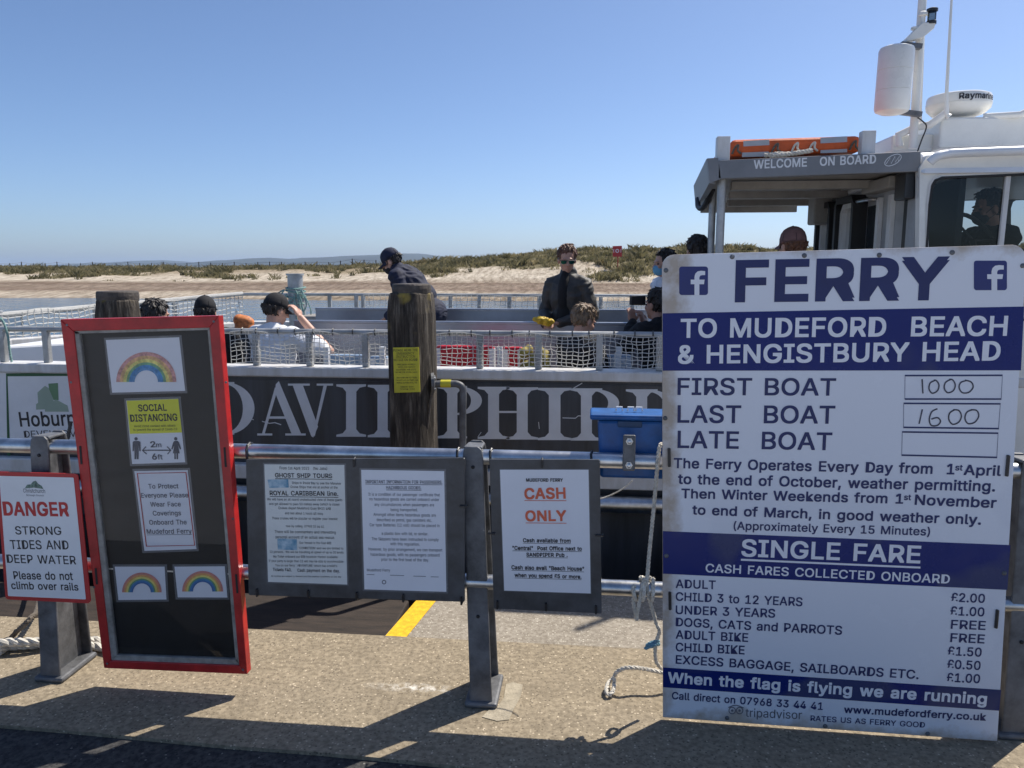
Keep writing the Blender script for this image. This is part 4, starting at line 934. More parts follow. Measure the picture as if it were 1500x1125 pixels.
for cx in (355, 384): 
    c = Z2(cx, 859); mb.parc(SP, *c, 4.2, 5.4, 0, 6.283, 16); mb.parc(SP, *c, .3, 1.8, 0, 6.283, 10)
a, b = Z2(340, 847), Z2(400, 849); mb.pstroke(SP, [a, (a[0] + 6, a[1] - 2.5), ((a[0] + b[0]) / 2, a[1] - 3.4), (b[0] - 6, b[1] - 2.8), b], 1.3)
mb.build('review_logo', INKG, pan)
LINE_M = PAPER; mb = MB(); line(mb, Z1, 'TO MUDEFORD  BEACH', 152, 415, 1432, 407, 75, .026); line(mb, Z1, '& HENGISTBURY HEAD', 142, 517, 1405, 504, 73, .026)
line(mb, Z2, 'SINGLE FARE', 390, 254, 1092, 282, 68, .026); line(mb, Z2, 'CASH FARES COLLECTED ONBOARD', 250, 316, 1207, 361, 34, .022); line(mb, Z2, 'When the flag is flying we are running', 102, 750, 1352, 836, 43, .035)
mb.pstroke(SP, [Z2(389, 267), Z2(1093, 298)], 2.8); mb.build('underline', PAPER, pan)
for (x0, y0, x1, y1, d) in ((147, 135, 260, 247, 0), (1303, 112, 1433, 228, -2)):
    a, b = Z1(x0, y0), Z1(x1, y1); r = 4
    mb = MB(); mb.ppoly(SP, rc(a[0] + r, a[1] + r, r, 180, 90) + rc(b[0] - r, a[1] + r, r, 90, 0) + rc(b[0] - r, b[1] - r, r, 0, -90) + rc(a[0] + r, b[1] - r, r, -90, -180), .0008)
    mb.m = 1; W_ = b[0] - a[0]; H_ = b[1] - a[1]; f = lambda u, v: (a[0] + u * W_, a[1] + v * H_)
    mb.ppoly(SP, [f(.53, 1), f(.53, .62), f(.40, .62), f(.40, .46), f(.53, .46), f(.53, .36), f(.56, .25), f(.64, .17), f(.76, .15), f(.90, .16), f(.90, .30), f(.80, .30), f(.73, .32), f(.70, .38), f(.70, .46), f(.88, .46), f(.86, .62), f(.70, .62), f(.70, 1)], .0014)
    mb.build('social_media_logo', [NAVY, PAPER], pan)
mb = MB()
for q in (((1033, 563), (1415, 562), (1410, 655), (1032, 655)), ((1028, 672), (1407, 674), (1400, 771), (1027, 766)), ((1022, 784), (1398, 789), (1393, 884), (1020, 875))):
    m2 = MB(); m2.pstroke(SP, [Z1(*p) for p in q], 1.7, True); m2.build('time_box', INKB, pan)
hand = [[(1100, 577), (1103, 633)], [(1150, 582), (1132, 592), (1127, 615), (1140, 632), (1160, 622), (1166, 600), (1156, 583), (1146, 581)], [(1212, 578), (1192, 590), (1187, 612), (1200, 630), (1222, 622), (1230, 600), (1220, 580), (1206, 578)], [(1275, 582), (1252, 590), (1245, 610), (1258, 630), (1284, 628), (1300, 608), (1292, 588), (1268, 581)],
        [(1101, 695), (1088, 752)], [(1160, 693), (1138, 705), (1128, 735), (1136, 758), (1160, 758), (1172, 742), (1160, 728), (1136, 734)], [(1228, 697), (1208, 710), (1205, 735), (1220, 754), (1244, 745), (1254, 722), (1244, 700), (1222, 697)], [(1298, 697), (1276, 706), (1268, 730), (1280, 751), (1306, 746), (1322, 722), (1314, 700), (1290, 697)]]
mb = MB()
for n_, h in enumerate(hand):
    if n_ == 4: mb.build('handwritten_time', PEN, pan); mb = MB()
    P = [V((*Z1(*p), 0)) for p in h]; P = smoothpath(P, 5) if len(P) > 2 else P; mb.pstroke(SP, [(p.x, p.y) for p in P], 2.1)
mb.build('handwritten_time', PEN, pan)
for p in [Z1(*q) for q in ((355, 97), (638, 92), (932, 90), (1218, 80), (95, 150), (92, 730), (1495, 132))] + [Z2(*q) for q in ((97, 252), (1422, 320), (720, 920), (1122, 950), (335, 888))]:
    mb = MB(); c = SP.hit(*p, .0); R = SP.n.to_track_quat('Z', 'Y').to_matrix(); mb.lathe([(.008, 0), (.008, .002), (.004, .005), (.001, .0055)], c, 10, R); mb.build('bolt', GALV, pan, smooth=False)
for x0, y0, x1, y1, Zf in ((107, 850, 108, 918, Z1), (1437, 877, 1430, 955, Z1), (110, 395, 111, 460, Z2), (1394, 465, 1388, 532, Z2)):
    a, b = SP.hit(*Zf(x0, y0)), SP.hit(*Zf(x1, y1)); mb = MB(); mb.tube([a - SP.n * .02, a + SP.n * .004, b + SP.n * .004, b - SP.n * .02], .0055, 6); mb.build('cable_tie', BLKP, pan)

# ------------------------------------------------------------------ red framed noticeboard
NY = 2.665
NP = vplane(NY); c0 = NP.hit(255, 985)
red = thing('framed_noticeboard', 'tall red framed noticeboard with rainbow pictures and covid notices', 'noticeboard', (c0.x, NY + .03, 0))
O = [(152, 979), (88, 468), (320, 462.5), (362, 988)]; I = [(162, 968), (107.5, 485), (306.5, 480), (350, 975)]
nm = ('frame_side', 'frame_rail', 'frame_side', 'frame_rail')
for i in range(4):
    j = (i + 1) % 4; mb = MB(); q = [NP.hit(*O[i]), NP.hit(*O[j]), NP.hit(*I[j]), NP.hit(*I[i])]; mb.prism(q, (0, .038, 0)); o = mb.build(nm[i], RED, red, bevel=.003)
    if i in (0, 2):
        for (x, y0, y1) in (((118.7, 653, 680), (141.3, 832, 856)) if i == 0 else ((330, 655, 684), (347, 841, 869))):
            m2 = MB(); m2.pstroke(NP, [(x - 1, y0), (x + 1, y1)], 3.2, lift=.0012); m2.build('hinge_slot', BLACK, o)
for x, y in ((98, 476), (313, 471), (157, 972), (356, 981), (104, 560), (138, 860), (331, 560), (341, 760)):
    mb = MB(); mb.lathe([(.0045, -.001), (.0045, .0012), (.002, .0016)], NP.hit(x, y), 10, Euler((rad(90), 0, 0)).to_matrix()); mb.build('screw', GALV, red)
NB = vplane(NY + .022)
mb = MB(); mb.prism([NB.hit(*p) for p in ((158, 972), (98, 477), (314, 472), (356, 981))], (0, .012, 0)); mb.build('backing', BACKB, red)
for k, (p, q, r_, s_) in enumerate((((107.5, 485), (162, 968), (169, 963), (114, 487)), ((162, 968), (350, 975), (346, 967.5), (169, 961)), ((350, 975), (306.5, 480), (303, 484), (344, 968)), ((107.5, 485), (306.5, 480), (305.5, 483.5), (109, 489)))):
    mb = MB(); mb.prism([NP.hit(*z, -.006) for z in (p, q, r_, s_)], (0, .0158, 0)); mb.build('edge_trim', TRIM, red)
mb = MB(); mb.face([NP.hit(*z, -.013) for z in ((110, 487), (304.5, 482), (348, 971), (165, 964))]); mb.build('perspex_pane', PERSPEX, red)
def paper(pl, q, m=PAPER, par=red, margin=0, name='paper', th=.0008):
    pr = par
    if margin:
        cx = sum(p[0] for p in q) / 4; cy = sum(p[1] for p in q) / 4
        mb = MB(); mb.prism([pl.hit(x + margin * (1 if x > cx else -1), y + margin * (1 if y > cy else -1), .0008) for x, y in q], (0, .0006, 0)); pr = mb.build('laminate', LAM, par)
    mb = MB(); mb.prism([pl.hit(*p, .0018) for p in q], (0, th, 0)); return mb.build(name, m, pr)
PA = vplane(NY + .022 - .0020)
RB = [mat('rainbow_' + n, c, .5, var=.12, vs=40) for n, c in (('pink', (.62, .24, .20)), ('orange', (.72, .36, .12)), ('yellow', (.74, .62, .18)), ('green', (.12, .32, .16)), ('blue', (.05, .19, .42)), ('navy', (.04, .13, .33)))]
RBP = [mat('pale_rainbow_' + n, c, .5, var=.3, vs=55) for n, c in (('pink', (.64, .32, .29)), ('orange', (.72, .43, .20)), ('yellow', (.76, .66, .20)), ('green', (.18, .38, .22)), ('blue', (.07, .25, .50)), ('navy', (.12, .30, .54)))]
def rainbow(par, cx, cy, r1, r0, rot=0, seg=26, RB=RB):
    mb = MB(); k = [0, .2, .38, .56, .7, .88, 1.0]
    for i in range(6):
        mb.m = i; mb.parc(PA, cx, cy, r1 + (r0 - r1) * k[i + 1], r1 + (r0 - r1) * k[i], rot, rot + math.pi, seg)
    mb.build('rainbow', RB, par)
def laminated(q, m=PAPER): return paper(NB, q, m, red, 3.2, 'notice_paper')
p = laminated(((155.5, 498), (262.7, 494), (271.5, 572.5), (164.8, 575))); rainbow(p, 214.5, 559.5, 44, 17, RB=RBP)
p = laminated(((168.5, 829.9), (241.3, 829.9), (244, 877.9), (173.9, 878.7))); rainbow(p, 208, 867.5, 29, 13)
p = laminated(((256, 829.9), (329.3, 829.3), (333.3, 875), (260.8, 874.7))); rainbow(p, 297, 866.3, 30, 14)
p = laminated(((185.3, 586.7), (261.3, 584), (271.5, 677), (194, 679.5)))
def Z4(x, y): return x / 3.75, 600 + y / 3.75
def ztext(pl, mb, Zf, t, x0, y0, x1, y1, cap, bold=.02, sc=3.75):
    a, b = Zf(x0, y0), Zf(x1, y1); mb.ptext(pl, t, a[0], a[1], b[0], b[1], cap / sc, bold)
mb = MB(); mb.ppoly(PA, [(185.5, 587), (261.2, 584.3), (266.6, 633.5), (190.3, 635.5)], .0006); mb.build('yellow_header', YEL, p)
mb = MB(); Z0 = lambda x, y: (x / 3.75, 340 + y / 3.75)
ztext(PA, mb, Z0, 'SOCIAL', 762, 985, 918, 981, 38, .03); ztext(PA, mb, Z0, 'DISTANCING', 718, 1042, 977, 1036, 40, .03)
ztext(PA, mb, Z0, 'Avoid close contact with others', 738, 1072, 965, 1068, 13, .01); ztext(PA, mb, Z0, 'to prevent the spread of Covid-19', 734, 1092, 975, 1088, 13, .01)
mb.build('lettering', INK, p)
mb = MB(); ztext(PA, mb, Z4, '2', 829, 208, 857, 207, 34, .03); ztext(PA, mb, Z4, 'm', 860, 207, 888, 206, 26, .02); ztext(PA, mb, Z4, '6', 838, 275, 864, 274, 34, .03); ztext(PA, mb, Z4, 'ft', 868, 274, 895, 273, 28, .02)
mb.pstroke(PA, [Z4(784, 223), Z4(938, 223)], 1.7); mb.pstroke(PA, [Z4(803, 203), Z4(783, 223), Z4(806, 244)], 1.6); mb.pstroke(PA, [Z4(918, 203), Z4(939, 223), Z4(921, 244)], 1.6)
for cx, dress in ((750, 0), (968, 1)):
    c = Z4(cx - 2, 160); mb.parc(PA, *c, 0, 2.5, 0, 6.283, 12)
    P = [(-14, 172), (14, 172), (22, 178), (24, 228), (17, 228), (13, 190), (12, 272), (3, 272), (1, 226), (-1, 272), (-10, 272), (-11, 190), (-14, 228), (-21, 228), (-20, 178)] if not dress else [(-10, 172), (10, 172), (17, 180), (28, 215), (22, 219), (11, 195), (20, 240), (11, 240), (11, 272), (3, 272), (2, 240), (-2, 240), (-1, 272), (-9, 272), (-10, 240), (-18, 240), (-9, 195), (-20, 219), (-26, 215), (-16, 180)]
    mb.ppoly(PA, [Z4(cx + x, y) for x, y in P], .0014)
mb.build('distance_symbols', INKG, p)
p = laminated(((197.3, 690), (275.2, 688.5), (288, 804), (212, 806.7)))
mb = MB(); mb.pstroke(PA, [Z4(755, 350), Z4(1022, 345), Z4(1070, 745), Z4(805, 750)], 1.1, True); mb.build('red_border', RED, p)
mb = MB()
for t, x0, y0, x1, y1 in (('To Protect', 817, 434, 982, 432), ('Everyone Please', 778, 484, 1036, 482), ('Wear Face', 828, 533, 995, 531), ('Coverings', 842, 582, 996, 580), ('Onboard The', 822, 632, 1027, 630), ('Mudeford Ferry', 808, 682, 1055, 680)): ztext(PA, mb, Z4, t, x0, y0, x1, y1, 26, .012)
mb.pstroke(PA, [Z4(808, 688), Z4(1055, 685)], .6); mb.build('lettering', INKG, p)

# ------------------------------------------------------------------ danger sign
DY = 2.655; DP = vplane(DY); c0 = DP.hit(62, 884)
dan = thing('danger_sign', 'red edged white DANGER strong tides sign fixed to the railing', 'sign', (c0.x, DY, c0.z))
DO = [(8, 878), (-6, 691), (114, 694), (133, 884)]
def rquad(q, r):
    out = []; n = 4
    for i in range(4):
        p = V((*q[i], 0)); a = V((*q[i - 1], 0)); b = V((*q[(i + 1) % 4], 0)); p0 = p + (a - p).normalized() * r; p1 = p + (b - p).normalized() * r
        for k in range(5):
            t = k / 4; z = p0 * (1 - t) ** 2 + p * 2 * t * (1 - t) + p1 * t * t; out.append((z.x, z.y))
    return out
mb = MB(); mb.prism([DP.hit(*p) for p in rquad(DO, 6)], (0, .004, 0)); dp = mb.build('red_panel', REDV, dan)
mb = MB(); mb.ppoly(DP, rquad([(12, 873), (-1, 697), (108, 699.5), (126, 878)], 1.5), .0008); mb.build('white_face', WHITE, dp)
mb = MB()
for t, x0, y0, x1, y1, cap, bo in (('STRONG', 87, 685, 340, 688, 45, .012), ('TIDES AND', 60, 765, 380, 768, 49, .012), ('DEEP WATER', 40, 841, 420, 850, 46, .012), ('Please do not', 78, 931, 403, 936, 44, .018), ('climb over rails', 65, 985, 433, 994, 41, .018)): ztext(DP, mb, Z4, t, x0, y0, x1, y1, cap, bo)
mb.build('lettering', INK, dp)
mb = MB(); ztext(DP, mb, Z4, 'DANGER', 22, 582, 382, 587, 78, .04); mb.build('danger_lettering', REDV, dp)
mb = MB(); mb.ppoly(DP, [Z4(x, y) for x, y in ((138, 432), (150, 412), (170, 410), (182, 395), (198, 390), (212, 408), (230, 418), (240, 436), (190, 428))], .0014); mb.m = 1
ztext(DP, mb, Z4, 'Christchurch', 130, 455, 250, 458, 22, .0); ztext(DP, mb, Z4, 'Borough Council', 147, 473, 242, 476, 9, .0); mb.build('council_emblem', [mat('emblem_green', (.16, .24, .19), .6, var=.5, vs=120), INKG], dp)

# ------------------------------------------------------------------ the two black notice boards
KY = 2.66; KP = vplane(KY)
def Z5(x, y): return 340 + x / 3.75, 600 + y / 3.75
def Z6(x, y): return 640 + x / 3.75, 600 + y / 3.75
def nboard(label, q):
    c0 = KP.hit((q[0][0] + q[1][0]) / 2, q[2][1]); t = thing('notice_board', label, 'noticeboard', (c0.x, KY, c0.z), 'black notice boards tied to the railing')
    mb = MB(); mb.prism([KP.hit(*p) for p in rquad(q, 2.5)], (0, .012, 0)); mb.build('backing', BOARD, t, bevel=.002); return t
def tie(t, x, y, d=8, horiz=False):
    a = KP.hit(x, y); mb = MB()
    if horiz: mb.tube([a + V((-.012, .02, 0)), a + V((-.012, -.005, 0)), a + V((.012, -.006, 0)), a + V((.012, .01, 0))], .0035, 6)
    else: mb.tube([a + V((0, .02, -.012)), a + V((0, -.005, -.012)), a + V((0, -.006, .014)), a + V((0, .012, .016))], .0042, 6)
    mb.build('cable_tie', BLKP, t)
def railtie(t, x):
    a = at(x, 660, RLY); mb = MB(); mb.tube([V((a.x + .003 * math.sin(k), RLY + .033 * math.sin(k * .524), RLZ - .012 + .046 * math.cos(k * .524))) for k in range(12)], .005, 6, True); mb.build('rail_tie', BLKP, t)
b1 = nboard('wide black noticeboard holding the GHOST SHIP TOURS and hazardous goods notices', ((360, 673), (681, 671), (680.5, 882), (364, 872)))
b2 = nboard('narrower black noticeboard holding only the CASH ONLY notice', ((717, 673), (878.7, 673.5), (881.5, 899), (723, 892)))
for x in (366.5, 672): railtie(b1, x)
for x in (720, 867): railtie(b2, x)
for x, y in ((377, 868), (452, 870), (523, 873), (591, 876), (676, 880), (519, 678)): tie(b1, x, y)
for x, y in ((729, 886), (800, 889), (873, 893), (794, 679)): tie(b2, x, y)
tie(b1, 679, 741, horiz=True); tie(b2, 720, 781, horiz=True); tie(b2, 878, 784, horiz=True)
m1 = paper(KP, ((387.5, 680), (504.5, 681), (508.8, 856), (393, 852)), PAPER2, b1, 2.2, 'notice_paper')
KL = Plane((0, KY - .0018, 0), (0, -1, 0))
mb = MB()
for t, x0, y0, x1, y1, cap, bo in (('From 1st April 2022   (No Jabs)', 262, 328, 523, 331, 15, .0), ('GHOST SHIP TOURS', 237, 372, 550, 376, 24, .02), ('Ships in Poole Bay to see the Massive', 330, 408, 597, 412, 13, .005), ('Cruise Ships that are at anchor of the', 322, 430, 580, 434, 13, .005), ('ROYAL CARIBBEAN line.', 208, 470, 584, 474, 25, .02),
    ('We will have an all round unobstructed view of these giants', 193, 498, 606, 502, 13, .005), ('and get allowed to pass 50 metres away (which is close)', 205, 523, 590, 527, 13, .005), ('Cruises depart Mudeford Quay BH23 4AB', 255, 546, 543, 550, 13, .005), ('and last about 1 hours 45 mins', 292, 574, 500, 578, 13, .005), ('These cruises will be popular so register your interest', 220, 602, 580, 606, 13, .005),
    ('now by calling  07968 33 44 41', 297, 645, 505, 648, 13, .005), ('There will be commentary and interesting', 235, 677, 570, 681, 15, .005), ('personal account of an actual sea rescue.', 240, 706, 565, 710, 15, .005), ('Our Vessel is the Fast RIB', 370, 736, 545, 739, 12, .005), ("'CONDITION' and we are limited to", 368, 765, 612, 768, 12, .005), ('12 persons.  We will be travelling at speed of up to 30 knots', 208, 786, 613, 790, 12, .005),
    ('No Toilet onboard our RIB however Harbor available', 228, 812, 580, 815, 12, .005), ('If your party is larger than 12 will may be able to accommodate', 202, 836, 612, 840, 12, .005), ("You on our ferry ' ADVENTURE' which has a toilet's", 238, 860, 578, 864, 12, .005), ('Tickets £40.', 225, 886, 328, 888, 17, .012), ('Cash payment on the day.', 360, 890, 592, 894, 17, .012), ('All cruises are subject to demand and the weather conditions on the day', 215, 918, 600, 922, 9, .0)): ztext(KL, mb, Z5, t, x0, y0, x1, y1, cap, bo)
mb.pstroke(KL, [Z5(237, 379), Z5(550, 383)], .8); mb.pstroke(KL, [Z5(208, 477), Z5(584, 482)], .8); mb.build('lettering', INK, m1)
PIC = mat('boat_photograph', (.50, .62, .68), .5, c2=(.05, .22, .36), vs=28)
for q in (((195, 385), (308, 382), (312, 428), (205, 430)), ((248, 708), (356, 712), (358, 772), (252, 768))):
    mb = MB(); mb.ppoly(KL, [Z5(*p) for p in q], .0008); mb.build('printed_picture', PIC, m1)
m2_ = paper(KP, ((529.3, 688), (650.7, 690), (653.9, 866.7), (534, 863)), PAPER, b1, 2.6, 'notice_paper')
mb = MB()
for t, x0, y0, x1, y1, cap, bo in (('IMPORTANT INFORMATION FOR PASSENGERS.', 733, 404, 1155, 408, 18, .016), ('HAZARDOUS GOODS.', 847, 436, 1040, 438, 17, .016), ('It is a condition of our passenger certificate that', 750, 472, 1142, 476, 16, .005), ('no hazardous goods are carried onboard under', 755, 498, 1138, 502, 16, .005), ('any circumstances when passengers are', 783, 528, 1110, 531, 16, .005), ('being transported.', 872, 557, 1020, 558, 16, .005), ('Amongst other items hazardous goods are', 777, 583, 1120, 588, 16, .005), ('described as petrol, gas canisters etc.', 795, 612, 1097, 616, 16, .005), ('Car type Batteries (12 volt) should be placed in', 757, 640, 1140, 645, 16, .005),
    ('a plastic box with lid, or similar.', 822, 687, 1078, 690, 16, .005), ('The Skippers have been instructed to comply', 768, 717, 1135, 722, 16, .005), ('with this regulation.', 870, 744, 1030, 747, 16, .005), ('However, by prior arrangement, we can transport', 750, 773, 1155, 779, 16, .005), ('hazardous goods, with no passengers onboard', 762, 802, 1140, 807, 16, .005), ('prior to the first boat of the day.', 820, 830, 1082, 834, 16, .005), ('Mudeford Ferry', 742, 888, 868, 889, 15, .01)): ztext(KL, mb, Z5, t, x0, y0, x1, y1, cap, bo)
for a, b in (((733, 409), (1155, 413)), ((847, 441), (1040, 443)), ((740, 905), (782, 906)), ((868, 909), (945, 911)), ((996, 914), (1065, 916)), ((1092, 918), (1135, 919))): mb.pstroke(KL, [Z5(*a), Z5(*b)], .7)
mb.parc(KL, *Z5(835, 947), 2.2, 3.2, 0, 6.283, 14); mb.build('lettering', INKG, m2_)
m3_ = paper(KP, ((732.5, 688), (862, 688), (865.3, 869), (738.7, 864.8)), PAPER, b2, 1.2, 'notice_paper')
mb = MB(); ztext(KL, mb, Z6, 'CASH', 482, 493, 708, 489, 62, .05); ztext(KL, mb, Z6, 'ONLY', 487, 614, 712, 612, 60, .05); mb.pstroke(KL, [Z6(481, 499), Z6(711, 500)], .9); mb.pstroke(KL, [Z6(488, 622), Z6(712, 624)], .9); mb.build('cash_only_lettering', ORINK, m3_)
mb = MB()
for t, x0, y0, x1, y1, cap in (('MUDEFORD FERRY', 490, 396, 692, 396, 19), ('Cash available from', 473, 728, 735, 731, 22), ('"Central"  Post Office next to', 415, 770, 796, 775, 22), ('SANDPIPER Pub .', 492, 807, 718, 809, 22), ('Cash also avail "Beach House"', 410, 877, 808, 886, 23), ('when you spend £5 or more.', 427, 919, 794, 929, 22)):
    ztext(KL, mb, Z6, t, x0, y0, x1, y1, cap, .035)
    if cap > 20: mb.pstroke(KL, [Z6(x0, y0 + 5), Z6(x1, y1 + 5)], .6)
mb.build('lettering', INK, m3_)

# ------------------------------------------------------------------ blue box hung behind the rail
BXY = RLY + .035
a = at(866, 615, BXY); b = at(1010, 704, BXY)
box_ = thing('blue_storage_box', 'blue plastic storage box clamped behind the top rail', 'box', ((a.x + b.x) / 2, BXY + .15, b.z))
mb = MB(); x0, x1, z0, z1 = at(874, 700, BXY).x, b.x + .12, b.z, a.z
P = [(x0 + .012, BXY, z0), (x1, BXY, z0), (x1, BXY, z1), (x0, BXY, z1)]; mb.prism(P, (0, .12, 0)); mb.build('box_body', BLUEP, box_, bevel=.012)
mb = MB(); mb.bx(x0 - .028, x1 + .02, BXY - .012, BXY + .135, z1 + .001, z1 + .022); lid = mb.build('lid', BLUEP, box_, bevel=.008)
mb = MB(); q0, q1 = at(905, 616, BXY), at(940, 626, BXY); mb.bx(q0.x, q1.x, BXY - .01, BXY - .001, q1.z, q0.z); mb.build('latch', mat('latch_dark_blue', (.01, .05, .13), .5), box_, bevel=.003)
for x in (907, 924, 936):
    mb = MB(); q0 = at(x, 603, BXY + .05); mb.tube([(q0.x - .012, BXY + .05, z1 + .026), (q0.x - .01, BXY + .05, z1 + .04), (q0.x + .01, BXY + .05, z1 + .04), (q0.x + .012, BXY + .05, z1 + .026)], .004, 6); mb.build('lid_hook', WHITE, lid)
q0, q1 = at(912, 637, RLY - .04), at(931, 690, RLY - .04); xm = (q0.x + q1.x) / 2
mb = MB(); mb.prism([(xm - .022, RLY - .044, q1.z), (xm + .022, RLY - .044, q1.z), (xm + .022, RLY - .044, q0.z), (xm - .022, RLY - .044, q0.z)], (0, .013, 0)); cl = mb.build('clamp_plate', GALV, box_, bevel=.005)
for z in (q0.z - .022, q1.z + .022):
    mb = MB(); mb.lathe([(.013, 0), (.013, .004), (.009, .004), (.009, .012), (.004, .014)], (xm, RLY - .044, z), 6, Euler((rad(90), 0, 0)).to_matrix()); mb.build('bolt', ALU, cl)
q = [at(*p, RLY + .3) for p in ((926, 704), (912, 716), (893, 726), (878, 731))]; mb = MB(); mb.tube(smoothpath(q), .003, 6); mb.build('hanging_cord', ROPE, box_)

# ------------------------------------------------------------------ ropes
def rope(name, label, pts, r, m, pitch=None, cat='rope', extra=None, k=7):
    mb = MB(); sp = smoothpath(pts, k); twisted(mb, sp, r, 3, pitch or r * 6)
    for e in extra or []: twisted(mb, smoothpath(e, k), r, 3, pitch or r * 6)
    return tag(mb.build(name, m, smooth=True), label, cat)
A = lambda x, y, d=0: at(x, y, RLY + d)
def wrap(px, zc, r, n=1, dx=.02, ph=0):
    x = at(px, 860, RLY).x; return [V((x + dx * k / 8, RLY - .02 + r * math.sin(k * .785 + ph), zc + r * math.cos(k * .785 + ph))) for k in range(8 * n + 1)]
rope('tied_rope', 'white rope stretched between both rails and knotted round the lower rail', [A(973, 652, .01), A(967, 652, -.036), A(964, 672, -.036), A(958, 740, -.03), A(951, 810, -.03), A(948, 846, -.04)] + wrap(946, LZ, .040, 1, -.05, -1.2)[1:] + [A(929, 860, -.04), A(928, 885, -.04), A(933, 905, -.03), A(931, 906, -.02), A(935, 890, -.045), A(941, 858, -.05), A(946, 848, -.05), A(949, 870, -.045), A(957, 898, -.03), A(962, 915, -.03), A(966, 925, -.03), A(960, 946, -.03), A(961, 968, -.02), A(969, 980, 0)], .0075, ROPE, extra=[wrap(938, LZ, .041, 1, .012), wrap(951, LZ, .041, 1, .012)])
mb = MB(); c = A(957, 945, -.03)
twisted(mb, smoothpath([c + V((.02, 0, .02)), c + V((-.02, -.015, .01)), c + V((-.015, .015, -.015)), c + V((.02, .01, 0)), c + V((.0, -.02, .012)), c + V((-.03, -.005, -.012))], 6), .007, 3, .04)
tag(mb.build('blue_twine', mat('blue_twine_fibre', (.16, .32, .40), .85), smooth=True), 'small knot of blue green twine round the hanging rope end', 'twine')
g3 = lambda x, y, z: gr(x, y, z)
eye = [g3(897, 1014, .02), g3(892, 1018, .015), g3(888, 1012, .02), g3(891, 1001, .028), g3(897, 995, .03)]
rope('spliced_rope', 'short white rope with a spliced eye lying on the concrete by the tariff sign', [g3(900, 990, .05), g3(904, 984, .07), g3(914, 979, .09), g3(926, 978, .10), g3(945, 980, .09), g3(968, 985, .08), g3(985, 990, .06), g3(1000, 996, .03)], .0085, ROPE, extra=[eye + [g3(899, 994, .05), g3(900, 1000, .032), g3(899, 1010, .022), g3(897, 1014, .02)]])
rope('mooring_rope', 'thick white mooring rope lying behind the danger sign post', [V((-3.3, 2.98, .022)), g3(-20, 952, .022), g3(10, 947, .022), g3(40, 945, .022), g3(75, 942, .022), g3(110, 944, .022), g3(150, 948, .022), g3(170, 955, .022)], .019, ROPE, extra=[[g3(-30, 945, .06), g3(10, 941, .055), g3(45, 940, .05), g3(100, 938, .03), g3(140, 938, .022), g3(160, 941, .022)]])
rope('mooring_line', 'dark mooring line running up to the boat at the far left', [V((-2.9, 2.9, .02)), g3(0, 939, .02), g3(25, 924, .06), g3(45, 905, .14), at(56, 886, 3.3), at(70, 800, 4.2), at(104, 618, 4.8)], .012, ROPED)
rope('hanging_line', 'thin pale line hanging behind the middle railing post', [A(708, 668, .11), A(712, 720, .12), A(716, 790, .12), A(719, 842, .12), A(717, 846, .12)], .006, ROPE)

# ------------------------------------------------------------------ timber piles in the water
def pile(label, pts_px, Y, ztop, cap_r, sides, lean=0):
    """sides: (x offset, y offset) outline of the trunk"""
    c = at(pts_px[0], pts_px[1], Y); t = thing('timber_pile', label, 'pile', (c.x, Y, WZ - 1), 'old timber mooring piles')
    mb = MB(); n = len(sides); zs_ = [WZ - 1, 0, .4, .8, 1.1, ztop - .12, ztop - .05, ztop]; vs = []
    for k, z in enumerate(zs_):
        sc = 1 + (.05 if z < .5 else 0) - (.0 if k < 6 else .05 * (k - 5))
        for (x, y) in sides: vs.append((c.x + x * sc + lean * (z - ztop) + rng.uniform(-.003, .003), Y + y * sc + rng.uniform(-.003, .003), z))
    mb.add(vs, [(i * n + k, i * n + (k + 1) % n, (i + 1) * n + (k + 1) % n, (i + 1) * n + k) for i in range(len(zs_) - 1) for k in range(n)] + [tuple(range((len(zs_) - 1) * n, len(zs_) * n))])
    mb.build('trunk', TIMB, t, bevel=.012)
    mb = MB(); mb.lathe([(cap_r, -.012), (cap_r * 1.02, .02), (cap_r, .042), (cap_r * .96, .05), (.001, .054)], (c.x - lean * .0, Y + .01, ztop - .002), 26); mb.build('top_cap', mat('weathered_cap', (.085, .07, .058), .75, var=.4, vs=14, bump=.4), t, smooth=False)
    return t, c
PY = 4.45
zt = at(600, 428, PY).z
w2 = 32 / FPX * PY
P1S = [(-w2 * .98, -.10), (w2 * .45, -.13), (w2 * .99, -.02), (w2 * .99, .10), (w2 * .55, .15), (-w2 * .5, .15), (-w2 * .98, .08)]
pl1, c1 = pile('square timber pile with a yellow safety notice and a bent grey pipe', (604, 500), PY, zt, .113, P1S)
